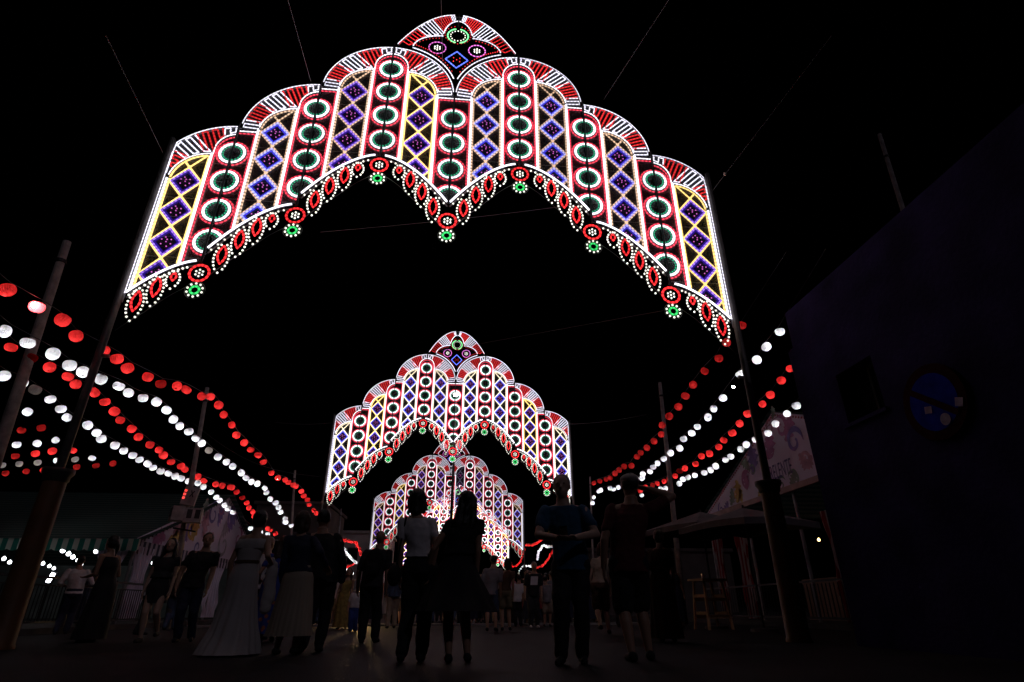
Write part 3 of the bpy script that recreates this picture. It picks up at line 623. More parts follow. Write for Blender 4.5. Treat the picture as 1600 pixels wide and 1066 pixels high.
def stripes(name, c1, c2, axis, pitch, rough=.8):
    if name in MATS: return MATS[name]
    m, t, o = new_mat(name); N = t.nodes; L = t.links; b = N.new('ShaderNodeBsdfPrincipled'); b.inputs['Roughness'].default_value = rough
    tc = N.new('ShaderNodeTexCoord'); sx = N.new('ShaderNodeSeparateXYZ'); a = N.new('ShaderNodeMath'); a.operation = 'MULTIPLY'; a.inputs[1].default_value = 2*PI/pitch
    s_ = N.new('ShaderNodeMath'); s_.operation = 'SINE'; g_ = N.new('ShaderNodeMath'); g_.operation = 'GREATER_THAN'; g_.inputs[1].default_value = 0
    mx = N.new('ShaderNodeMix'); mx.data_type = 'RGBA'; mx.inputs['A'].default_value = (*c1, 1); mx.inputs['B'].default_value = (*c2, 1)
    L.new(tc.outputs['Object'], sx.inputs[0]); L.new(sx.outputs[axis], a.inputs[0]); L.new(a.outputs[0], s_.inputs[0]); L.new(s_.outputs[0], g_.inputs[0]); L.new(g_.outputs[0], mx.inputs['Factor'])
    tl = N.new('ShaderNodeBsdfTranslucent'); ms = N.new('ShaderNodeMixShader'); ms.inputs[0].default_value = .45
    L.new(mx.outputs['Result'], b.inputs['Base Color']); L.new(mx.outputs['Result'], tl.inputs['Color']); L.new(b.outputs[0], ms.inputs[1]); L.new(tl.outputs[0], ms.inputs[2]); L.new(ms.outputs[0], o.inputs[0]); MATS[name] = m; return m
canvas = paper('pale_lilac_canvas', (.78, .70, .86), tr=.10)
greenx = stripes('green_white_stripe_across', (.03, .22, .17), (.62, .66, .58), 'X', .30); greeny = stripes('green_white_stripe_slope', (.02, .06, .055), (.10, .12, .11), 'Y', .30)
def valance(a, b, h, mat, parent, name='valance', sc=.30):
    """hanging striped border with a scalloped hem from a to b"""
    a = Vector(a); b = Vector(b); n = max(4, int((b-a).length/sc*4)); m_ = MB(); vs = []
    for i in range(n+1):
        p = a.lerp(b, i/n); s_ = abs(math.sin(PI*i/4)); vs += [p, p-Vector((0, 0, h*(.86+.14*s_)))]
    m_.add(vs, [(2*i, 2*i+1, 2*i+3, 2*i+2) for i in range(n)]); return m_.build(name, mat, parent)
# ---- striped tent with the pink gable
TX, TY0, TYM, TY1, TZE, TZA = -9.5, 18.7, 24.9, 31.1, 2.42, 4.75
tent = empty('festival_tent', (0, 0, 0)); tag(tent, 'large marquee with green and white striped valance and pink floral gable', 'tent')
flat_shape([(TY0, TZE-.12), (TY0, TZE), (TYM, TZA), (TY1, TZE), (TY1, TZE-.12)], TX, .02, canvas, 'gable', tent, 1)
for i in range(1, 26):
    t = i/26
    for (ya, za, yb, zb) in ((TY0, TZE, TYM, TZA), (TY1, TZE, TYM, TZA)):
        if i % 1 == 0:
            y = ya+(yb-ya)*t; z = za+(zb-za)*t
            if z < TZA-.15:
                pass
edge = MB()
for i in range(1, 30):
    t = i/30
    for ya, yb in ((TY0, TYM), (TY1, TYM)): edge.box((TX+.03, ya+(yb-ya)*t, TZE+(TZA-TZE)*t-.13), (.008, .08, .13))
e = edge.build('edge_stitching', surf('print_dark', (.05, .07, .07), .8), tent); e['kind'] = 'stuff'
for m_s, y0, y1 in ((1, TY0-.25, TYM), (-1, TY1+.25, TYM)):
    z0_ = TZE-.10; zz = TZA+.06; m_ = MB(); n = 10; vs = []
    for i in range(n+1):
        t = i/n; sag = -.10*math.sin(PI*t); vs += [(TX+.25, y0+(y1-y0)*t, z0_+(zz-z0_)*t+sag), (TX-14, y0+(y1-y0)*t, z0_+(zz-z0_)*t+sag)]
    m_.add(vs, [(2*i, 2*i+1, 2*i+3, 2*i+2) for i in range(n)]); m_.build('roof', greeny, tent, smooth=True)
valance((TX+.25, TY0-.25, TZE-.05), (TX-14, TY0-.25, TZE-.05), .34, greenx, tent)
greenz = stripes('green_white_stripe_along', (.06, .05, .09), (.58, .50, .58), 'Y', .30)
valance((TX+.06, TY0, TZE-.06), (TX+.06, TY1, TZE-.06), .38, greenz, tent)
cloth = surf('pale_marquee_lining', (.42, .47, .46), .85, noise=2, bump=.3, bscale=4)
m_ = MB(); m_.box((TX-14, (TY0+TY1)/2, 1.3), (.05, 12.2, 2.4)); m_.build('back_wall', cloth, tent)
m_ = MB(); m_.box((TX-7, TY1, 1.3), (14, .05, 2.4)); m_.build('side_wall', cloth, tent)
for (yy, xx) in ((TY0, TX), (TY0, TX-5), (TY0, TX-10), (TY1, TX), (TYM, TX)):
    m_ = MB(); m_.tube((xx, yy, .12), (xx, yy, TZE-.1 if yy != TYM else TZE), .045, n=8); m_.build('upright', galv, tent)
def drape(c, w, h, zt, mat, parent, ax='y', folds=5):
    m_ = MB(); n = 28; nz = 8; vs = []
    for j in range(nz+1):
        t = j/nz; ww = w*(1-.45*math.sin(PI*min(1, t*1.25))**2) if t < .8 else w*.7*(1+.2*(t-.8))
        for i in range(n+1):
            u_ = i/n-.5; d = .06*math.sin(u_*folds*2*PI); p = (c[0]+d, c[1]+u_*ww, zt-h*t) if ax == 'y' else (c[0]+u_*ww, c[1]+d, zt-h*t); vs.append(p)
    m_.add(vs, [(j*(n+1)+i, j*(n+1)+i+1, (j+1)*(n+1)+i+1, (j+1)*(n+1)+i) for j in range(nz) for i in range(n)]); return m_.build('curtain', mat, parent, smooth=True)
drape((TX+.03, TY0+.55, 0), 1.1, 2.0, 2.2, canvas, tent); drape((TX-.55, TY0-.05, 0), .9, 2.0, 2.2, canvas, tent, 'x')
drape((TX+.03, TYM+.3, 0), 1.6, 2.0, 2.2, canvas, tent)
for q, s_, c, a, f in (((249, 843), .26, 'magenta', .4, 1), ((300, 825), .62, 'gold', 2.2, -1), ((334, 804), .50, 'purple', 1.2, 1), ((346, 795), .38, 'magenta', 2.0, -1), ((362, 812), .62, 'purple', .5, 1), ((349, 852), .60, 'grey', 2.0, 1), ((308, 856), .36, 'purple', 0, -1), ((316, 806), .34, 'rose', 1, -1), ((331, 838), .36, 'rose', 2.4, 1), ((372, 842), .5, 'magenta', 2, -1)):
    p = on_x(*q, TX+.03); acanthus(p.y, p.z, s_, c, TX+.02, 1, tent, a, f)
for q, s_, c, a in (((238, 848), .8, 'magenta', .12), ((262, 846), 1.3, 'gold', -.25), ((285, 850), 1.0, 'purple', .9), ((322, 812), .8, 'green', 1.8), ((318, 838), 1.0, 'rose', 1.3), ((357, 830), 1.2, 'purple', .8), ((300, 845), 1.2, 'gold', 1.2), ((340, 822), .9, 'purple', 1.0), ((270, 838), .8, 'rose', .6), ((345, 838), .9, 'grey', .4)):
    p = on_x(*q, TX+.03); leafpaint(p.y, p.z, s_, c, TX+.02, 1, tent, a)
# bulbs under the awning
glob = glow('globe_lamp', (.93, .96, 1), 5)
for q in [(32, 861), (6, 873.5), (15, 879), (22, 885), (67, 881), (77, 885), (84, 888.5), (92, 894), (76, 896), (62, 896), (98, 861), (107, 866), (114, 871), (121.5, 876), (127, 882), (150, 862), (157.5, 867), (227, 868), (232, 874), (239, 880), (244, 883.5)]:
    p = on_z(*q, 2.15); m_ = MB(); m_.lathe((0, 0, 0), [(.001, -.06), (.04, -.05), (.065, -.015), (.068, .02), (.05, .055), (.02, .075), (.02, .10)], 12); o = m_.build('globe_lamp', glob, None, p, True); tag(o, 'small white globe lamp strung beneath the striped awning', 'lamp', 'globe lamps under the striped awning')
    m_ = MB(); m_.tube((0, 0, .09), (0, 0, .16), .024, n=8); m_.build('cap', socket, o)
# floodlight on a stand
p = on_y(79, 903, 19.5); fl = empty('floodlight', (p.x, p.y, .12)); tag(fl, 'glaring floodlight on a thin stand behind the fence under the awning', 'floodlight')
m_ = MB(); m_.tube((0, 0, 0), (0, 0, p.z-.25), .025, n=8); m_.build('stand', blackm, fl)
m_ = MB(); m_.box((0, .06, p.z-.12), (.16, .10, .34), Matrix.Rotation(.35, 3, 'Y')); hd_ = m_.build('housing', blackm, fl)
m_ = MB(); m_.box((0, 0, p.z-.12), (.11, .02, .28), Matrix.Rotation(.35, 3, 'Y')); m_.build('lens', glow('floodlight_lens', (.92, .95, 1), 14), hd_)
p = on_y(567, 930, 21); fl2 = empty('floodlight', (p.x, p.y, 0)); tag(fl2, 'low warm floodlight on a stand behind the bald man with the backpack', 'floodlight')
m_ = MB(); m_.tube((0, .06, 0), (0, .06, p.z), .025, n=8); m_.build('stand', blackm, fl2)
m_ = MB(); m_.box((0, .05, p.z), (.36, .08, .26)); hd_ = m_.build('housing', blackm, fl2)
m_ = MB(); m_.box((0, 0, p.z), (.30, .02, .20)); m_.build('lens', glow('floodlight_warm_lens', (1, .62, .26), 150), hd_)
# fence
FX = -9.0
fence = empty('railing', (FX, 15.5, .12)); tag(fence, 'black metal railing of thin upright bars in front of the striped marquee', 'railing')
for z, h_ in ((1.02, .05), (.86, .03), (.12, .04)):
    m_ = MB(); m_.box((0, 0, z), (.04, 7.2, h_)); m_.build('rail', blackm, fence)
m_ = MB(); m_.tube((0, 0, .10), (0, 0, .87), .011, n=6); BAR = m_.mesh('bar', blackm)
for i in range(60):
    o = bpy.data.objects.new('bar', BAR); link(o, fence); o.location = (0, -3.54+.12*i, 0)
m_ = MB(); m_.box((0, 0, .53), (.06, .06, 1.08)); PST = m_.mesh('post', blackm)
for i in range(5): o = bpy.data.objects.new('post', PST); link(o, fence); o.location = (0, -3.6+1.8*i, 0)
# loudspeakers on the pole
sp_w = surf('speaker_cabinet', (.46, .43, .45), .7, noise=6); sp_d = surf('speaker_grille', (.02, .02, .025), .6)
pc = on_y(297, 776, 17.1); o = empty('signal_box', pc); tag(o, 'white control box with dark X mark and red indicator lights on the pole', 'box')
Rz = Matrix.Rotation(.35, 3, 'Z') @ Matrix.Rotation(.12, 3, 'Y')
m_ = MB(); m_.box((0, 0, 0), (.36, .28, .50), Rz); m_.build('cabinet', sp_w, o)
m_ = MB(); m_.box(Rz @ Vector((.04, -.145, .06)), (.03, .005, .20), Rz @ Matrix.Rotation(.45, 3, 'Y')); m_.build('mark_stroke', sp_d, o)
m_ = MB(); m_.box(Rz @ Vector((.04, -.147, .06)), (.03, .005, .20), Rz @ Matrix.Rotation(-.45, 3, 'Y')); m_.build('mark_stroke', sp_d, o)
for dz in (.10, .0, -.10):
    m_ = MB(); m_.box(Rz @ Vector((-.14, -.145, dz+.02)), (.05, .01, .05), Rz); m_.build('indicator', glow('indicator_red', (1, .05, .04), 2.5), o)
for q, rz_, lab in (((302, 806), .3, 'pale loudspeaker with two dark square horns on the pole'), ((276, 803), -1.0, 'loudspeaker turned sideways beside the pale two-horn loudspeaker on the pole')):
    p = on_y(*q, 17.1); o = empty('loudspeaker', p); tag(o, lab, 'loudspeaker', 'loudspeakers on the wooden pole'); R_ = Matrix.Rotation(rz_, 3, 'Z')
    m_ = MB(); m_.box((0, 0, 0), (.44, .30, .38), R_); m_.build('cabinet', sp_w, o)
    for dx in (-.09, .11): m_ = MB(); m_.box(R_ @ Vector((dx, -.152, .03)), (.13, .01, .24), R_); m_.build('horn', sp_d, o)
p = on_y(288, 828, 17.1); m_ = MB(); m_.box(p, (.62, .05, .04), Matrix.Rotation(.15, 3, 'Y')); m_.tube(p, PB2.lerp(PT2, .45), .025); o = m_.build('speaker_bracket', blackm); tag(o, 'dark steel bracket arm under the loudspeakers', 'bracket')
# ---- tent with lettered gable
RX, RY0, RYM, RY1, RZE, RZA = 9.5, 9.6, 15.5, 21.4, 3.62, 5.85
tr = empty('festival_tent', (0, 0, 0)); tag(tr, 'marquee with lilac gable lettered in purple and painted scrolls beside the wall', 'tent')
gpts = [(RY1, RZE), (RYM, RZA), (RY0, RZE)]
flat_shape(gpts, RX, .02, canvas, 'gable', tr, -1)
m_ = MB(); m_.box((RX-.03, (RY0+RY1)/2, RZE-.08), (.10, RY1-RY0, .16)); m_.build('fascia', surf('fascia_board', (.38, .25, .24), .8, noise=3), tr)
edge = MB()
for i in range(2, 48):
    t = i/48
    for ya in (RY0, RY1):
        if i % 1 == 0: edge.box((RX-.025, ya+(RYM-ya)*t, RZE+(RZA-RZE)*t-.09), (.008, .07, .05))
e = edge.build('edge_stitching', surf('print_red', (.40, .06, .09), .8), tr); e['kind'] = 'stuff'
for y0 in (RY0-.2, RY1+.2):
    m_ = MB(); n = 8; vs = []
    for i in range(n+1):
        t = i/n; vs += [(RX-.12, y0+(RYM-y0)*t, RZE+(RZA+.04-RZE)*t-.06*math.sin(PI*t)), (RX+12, y0+(RYM-y0)*t, RZE+(RZA+.04-RZE)*t-.06*math.sin(PI*t))]
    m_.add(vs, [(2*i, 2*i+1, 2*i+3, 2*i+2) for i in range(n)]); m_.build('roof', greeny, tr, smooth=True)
for q, s_, c, a, f in (((1241, 690), .44, 'purple', 3.3, -1), ((1220, 668), .36, 'magenta', 1.2, 1), ((1200, 700), .34, 'magenta', 3.6, 1), ((1166, 752), .36, 'magenta', 2.6, -1), ((1150, 772), .26, 'gold', 1.0, 1), ((1221, 757), .26, 'green', 2.8, -1), ((1241, 750), .30, 'green', .5, 1), ((1127, 797), .26, 'purple', 1.5, -1), ((1260, 722), .30, 'rose', .6, 1), ((1203, 668), .26, 'rose', 2.2, -1), ((1176, 735), .2, 'green', .5, 1)):
    p = on_x(*q, RX-.03); acanthus(p.y, p.z, s_, c, RX-.02, -1, tr, a, f, 1.15, .20)
for q, s_, c, a in (((1177, 742), .95, 'purple', 1.5), ((1172, 735), .6, 'green', .5), ((1152, 786), .75, 'gold', 1.7), ((1142, 790), .6, 'green', 1.9), ((1201, 718), .85, 'magenta', 1.7), ((1256, 730), .5, 'rose', 2.6), ((1258, 735), .5, 'rose', 1.2), ((1228, 690), .8, 'magenta', 2.0), ((1130, 803), .6, 'purple', 2.4), ((1160, 785), .5, 'gold', 1.0), ((1235, 757), .5, 'green', 2.2), ((1117, 805), .35, 'purple', 2.8), ((1185, 776), .4, 'gold', 2.2), ((1207, 655), .4, 'green', 1.7), ((1168, 765), .6, 'magenta', 1.2), ((1187, 722), .5, 'purple', 2.2)):
    p = on_x(*q, RX-.03); leafpaint(p.y, p.z, s_, c, RX-.02, -1, tr, a)
fc = bpy.data.curves.new('lettering', 'FONT'); fc.body = 'EL RELENTE'; fc.size = .62; fc.space_character = 1.06; fc.extrude = .002; fc.align_x = 'CENTER'
fo = bpy.data.objects.new('lettering', fc); COL.objects.link(fo)
dg = bpy.context.evaluated_depsgraph_get(); fm = bpy.data.meshes.new_from_object(fo.evaluated_get(dg)); bpy.data.objects.remove(fo)
lc = on_x(1210, 741, RX-.03)
lo = bpy.data.objects.new('lettering', fm); fm.materials.clear(); fm.materials.append(surf('lettering_purple', (.10, .07, .22), .8)); link(lo, tr)
Rl = Matrix(((0, 0, -1), (-1, 0, 0), (0, 1, 0))); lo.matrix_local = Matrix.Translation((RX-.035, 15.88, 3.93)) @ Rl.to_4x4() @ Matrix.Diagonal((.47, 1.0, 1, 1)); lo['label'] = 'tall narrow purple lettering reading EL RELENTE'
for yy in (RY0+.2, 12.6, RYM, 18.4, RY1-.1):
    m_ = MB(); m_.tube((RX+.1, yy, .12), (RX+.1, yy, RZE), .05, n=8); m_.build('upright', galv, tr)
rws = stripes('red_white_curtain_stripe', (.30, .02, .025), (.45, .40, .40), 'Y', .22)
for yy, w in ((14.0, .9), (16.6, 1.0), (19.0, 1.0), (20.8, .8)): drape((RX+.05, yy, 0), w, 2.6, 2.75, rws, tr)
m_ = MB(); m_.box((RX+7, (RY0+RY1)/2, 1.9), (.06, RY1-RY0, 3.5)); m_.build('back_wall', surf('bar_back_ochre', (.42, .20, .07), .8, noise=2), tr)
m_ = MB(); m_.box((RX+1.9, 14.5, .7), (.6, 8, 1.15)); m_.build('bar_counter', surf('bar_wood', (.16, .08, .04), .6, noise=3), tr)
bl = on_x(1262, 836, RX+3); m_ = MB(); m_.lathe((bl.x+2.0, bl.y+2.5, 2.9), [(.001, -.06), (.05, -.03), (.06, .02), (.02, .08)], 10); o = m_.build('bar_lamp', glow('bar_lamp_warm', (1, .55, .2), 6), None, None, True); tag(o, 'dim warm lamp deep inside the lettered tent', 'lamp')
fence2 = empty('railing', (9.0, 16.5, .12)); tag(fence2, 'low dark railing in front of the lettered tent', 'railing')
for z in (.95, .12): m_ = MB(); m_.box((0, 0, z), (.04, 9.6, .05)); m_.build('rail', blackm, fence2)
for i in range(60):
    o = bpy.data.objects.new('bar', BAR); link(o, fence2); o.location = (0, -4.72+.16*i, .02)
# parasols
pfab = surf('parasol_canvas', (.11, .09, .10), .85, noise=2, bump=.2, bscale=5)
for (q, Y, w, h, lab) in (((1098, 825), 15.2, 2.4, .42, 'open square grey parasol behind the wooden bar table'), ((1165, 818), 13.2, 2.2, .36, 'open square grey parasol next to the lettered tent railing')):
    c = on_y(*q, Y); u_ = empty('parasol', (c.x, c.y, 0)); tag(u_, lab, 'parasol', 'square parasols by the lettered tent'); R_ = Matrix.Rotation(.3, 3, 'Z')
    m_ = MB(); n = 10; vs = [(0, 0, c.z+h)]
    rim = []
    for i in range(4):
        a = Vector(((-1, -1, 1, 1)[i]*w/2, (-1, 1, 1, -1)[i]*w/2, 0)); b_ = Vector(((-1, -1, 1, 1)[(i+1) % 4]*w/2, (-1, 1, 1, -1)[(i+1) % 4]*w/2, 0))
        for j in range(n): t = j/n; p = a.lerp(b_, t); p *= 1-.05*math.sin(PI*t); p.z = .05*math.sin(PI*t); rim.append(R_ @ p+Vector((0, 0, c.z-.05)))
    N_ = len(rim); vs += rim+[p-Vector((0, 0, .14)) for p in rim]
    m_.add(vs, [(0, 1+i, 1+(i+1) % N_) for i in range(N_)]+[(1+i, 1+N_+i, 1+N_+(i+1) % N_, 1+(i+1) % N_) for i in range(N_)]); m_.build('canopy', pfab, u_)
    m_ = MB(); m_.tube((0, 0, 0), (0, 0, c.z+h+.06), .025, n=8); m_.build('pole', blackm, u_)
    m_ = MB(); m_.lathe((0, 0, 0), [(.001, .08), (.28, .06), (.30, 0)], 16); m_.build('base', capm, u_)
    for i in range(4):
        k = 1+i*n; m_ = MB(); m_.tube((0, 0, c.z+h-.12), Vector(vs[k])-Vector((0, 0, .02)), .010, n=5); m_.build('rib', blackm, u_)
# high bar table
tw = surf('warm_timber', (.36, .20, .10), .6, noise=5, bump=.2)
tp = on_z(1116, 984, .0); tb = empty('bar_table', (tp.x, tp.y, 0)); tb.rotation_euler = (0, 0, .25); tag(tb, 'tall narrow wooden bar table with crossbars in front of striped curtains', 'table')
m_ = MB(); m_.box((0, 0, 1.10), (.74, .62, .05)); m_.build('tabletop', tw, tb)
for sx in (-1, 1):
    for sy in (-1, 1): m_ = MB(); m_.tube((sx*.34, sy*.27, 0), (sx*.26, sy*.2, 1.08), .035, n=4); m_.build('leg', tw, tb)
for z, w in ((.28, .62), (.66, .57)):
    for sy in (-1, 1): m_ = MB(); m_.box((0, sy*.23, z), (w, .03, .07)); m_.build('crossbar', tw, tb)
    for sx in (-1, 1): m_ = MB(); m_.box((sx*.29, 0, z+.08), (.03, .44, .07)); m_.build('crossbar', tw, tb)
m_ = MB(); m_.lathe((0, 0, 0), [(.001, 0), (.035, 0), (.04, .12), (.036, .12)], 10); o = m_.build('glass', surf('clear_plastic_cup', (.6, .6, .6), .2), None, (tp.x-.1, tp.y, 1.126)); tag(o, 'small pale cup standing on the tall bar table', 'cup')
# =================================================================== FAR BUILDINGS
def house(x0, x1, Y, zt, dep, mat, label, wins):
    h = empty('house', ((x0+x1)/2, Y+dep/2, 0)); tag(h, label, 'house'); cx = (x0+x1)/2
    m_ = MB(); m_.box((0, 0, zt/2), (x1-x0, dep, zt)); m_.build('wall', mat, h)
    m_ = MB(); m_.box((0, 0, zt+.12), (x1-x0+.4, dep+.4, .24)); m_.build('cornice', mat, h)
    for (wx, wz, w, hh) in wins:
        m_ = MB(); m_.box((wx-cx, -dep/2-.01, wz), (w, .06, hh)); f = m_.build('window', surf('dark_pane', (.012, .012, .016), .15), h)
        m_ = MB(); m_.box((wx-cx, -dep/2-.05, wz+hh/2+.05), (w+.2, .14, .10)); m_.box((wx-cx, -dep/2-.05, wz-hh/2-.05), (w+.2, .14, .10)); m_.build('surround', concrete, f)
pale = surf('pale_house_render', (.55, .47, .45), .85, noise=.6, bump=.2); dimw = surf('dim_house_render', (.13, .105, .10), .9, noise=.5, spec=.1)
a = on_y(530, 833, 62); b_ = on_y(606, 833, 62)
house(a.x, b_.x, 62, a.z, 8, pale, 'pale two-storey house behind the distant lantern spans', [(a.x+1.6, 5.3, 1.0, 1.5), (a.x+4.2, 5.3, 1.0, 1.5), (a.x+1.6, 2.0, 1.1, 1.9), (a.x+4.2, 2.0, 1.1, 1.9)])
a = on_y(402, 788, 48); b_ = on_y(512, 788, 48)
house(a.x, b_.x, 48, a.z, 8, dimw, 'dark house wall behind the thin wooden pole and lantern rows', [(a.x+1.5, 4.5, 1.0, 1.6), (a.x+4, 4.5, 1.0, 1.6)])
house(9.5, 22, 46, 4.5, 8, dimw, 'low dark house behind the parasols down the street', [(11, 2.6, 1, 1.5), (14, 2.6, 1, 1.5)])
#@@PEOPLE@@
# =================================================================== PEOPLE
FOLD = bpy.data.textures.new('folds', 'CLOUDS'); FOLD.noise_scale = .11; FOLD.noise_depth = 2
JOBS = []          # objects whose voxel remesh is baked at the end
class Fig(MB):
    def cap(s, a, b, ra, rb, n=12):
        """tapered capsule"""
        a = Vector(a); b = Vector(b); d = b-a
        d = d.normalized() if d.length > 1e-6 else Vector((0, 0, 1)); p = d.orthogonal().normalized(); q = d.cross(p); rings = []
        for k in range(4): an = PI/2*k/4; rings.append((a-d*(ra*math.cos(an)), max(ra*math.sin(an), .0006)))
        rings += [(a, ra), (b, rb)]
        for k in range(1, 5): an = PI/2*k/4; rings.append((b+d*(rb*math.sin(an)), max(rb*math.cos(an), .0006)))
        s.loft([(c, p, q, r, r) for c, r in rings], n)
    def loft(s, rings, n=16, close=True):
        vs = []
        for c, p, q, rx, ry in rings:
            for i in range(n): an = 2*PI*i/n; vs.append(c+p*(rx*math.cos(an))+q*(ry*math.sin(an)))
        k = len(rings); fs = [(j*n+i, j*n+(i+1) % n, (j+1)*n+(i+1) % n, (j+1)*n+i) for j in range(k-1) for i in range(n)]
        if close: fs += [tuple(range(n-1, -1, -1)), tuple((k-1)*n+i for i in range(n))]
        s.add(vs, fs)
    def ell(s, c, r, n=12):
        X, Y, Z = Vector((1, 0, 0)), Vector((0, 1, 0)), Vector((0, 0, 1)); c = Vector(c)
        s.loft([(c+Z*(-r[2]*math.cos(PI*k/8)), X, Y, max(r[0]*math.sin(PI*k/8), .0006), max(r[1]*math.sin(PI*k/8), .0006)) for k in range(9)], n)
def ik(S, Wt, l1, l2, pole):
    S = Vector(S); Wt = Vector(Wt); d = Wt-S; L_ = d.length; mx = (l1+l2)*.995
    if L_ > mx: Wt = S+d*(mx/L_); d = Wt-S; L_ = mx
    a = (l1*l1-l2*l2+L_*L_)/(2*L_); h = math.sqrt(max(0, l1*l1-a*a)); u_ = d/L_
    pl = Vector(pole); pl = pl-u_*pl.dot(u_); pl = pl.normalized() if pl.length > 1e-5 else u_.orthogonal()
    return S+u_*a+pl*h, Wt
SKIN = [surf('skin_tan', (.42, .24, .16), .55), surf('skin_fair', (.55, .36, .27), .55)]
def cm(name, c, rough=.85, noise=None): return surf('cloth_'+name, c, rough, noise=noise, bump=.15, bscale=25)
CL = {'white': cm('white_cotton', (.68, .64, .66)), 'black': cm('black', (.012, .012, .014)), 'dark': cm('charcoal', (.025, .025, .03)), 'navy': cm('navy', (.015, .02, .05)), 'blue': cm('teal_blue', (.012, .075, .16)),
      'denim': cm('denim', (.06, .09, .16)), 'maroon': cm('maroon', (.09, .012, .012)), 'beige': cm('beige', (.42, .34, .26)), 'khaki': cm('khaki', (.26, .21, .13)), 'cream': cm('cream_lace', (.50, .45, .44)), 'grey': cm('grey', (.22, .21, .23)),
      'brown': cm('brown', (.10, .05, .03)), 'red': cm('red', (.35, .03, .03)), 'royal': cm('royal_blue', (.02, .05, .25)), 'gold': cm('gold_green_weave', (.30, .22, .06), noise=14), 'pink': cm('pink', (.5, .25, .3))}
HAIR = {'black': surf('hair_black', (.008, .007, .007), .45, bump=.4, bscale=60), 'brown': surf('hair_brown', (.045, .022, .012), .45, bump=.4, bscale=60), 'grey': surf('hair_grey', (.25, .24, .24), .5)}
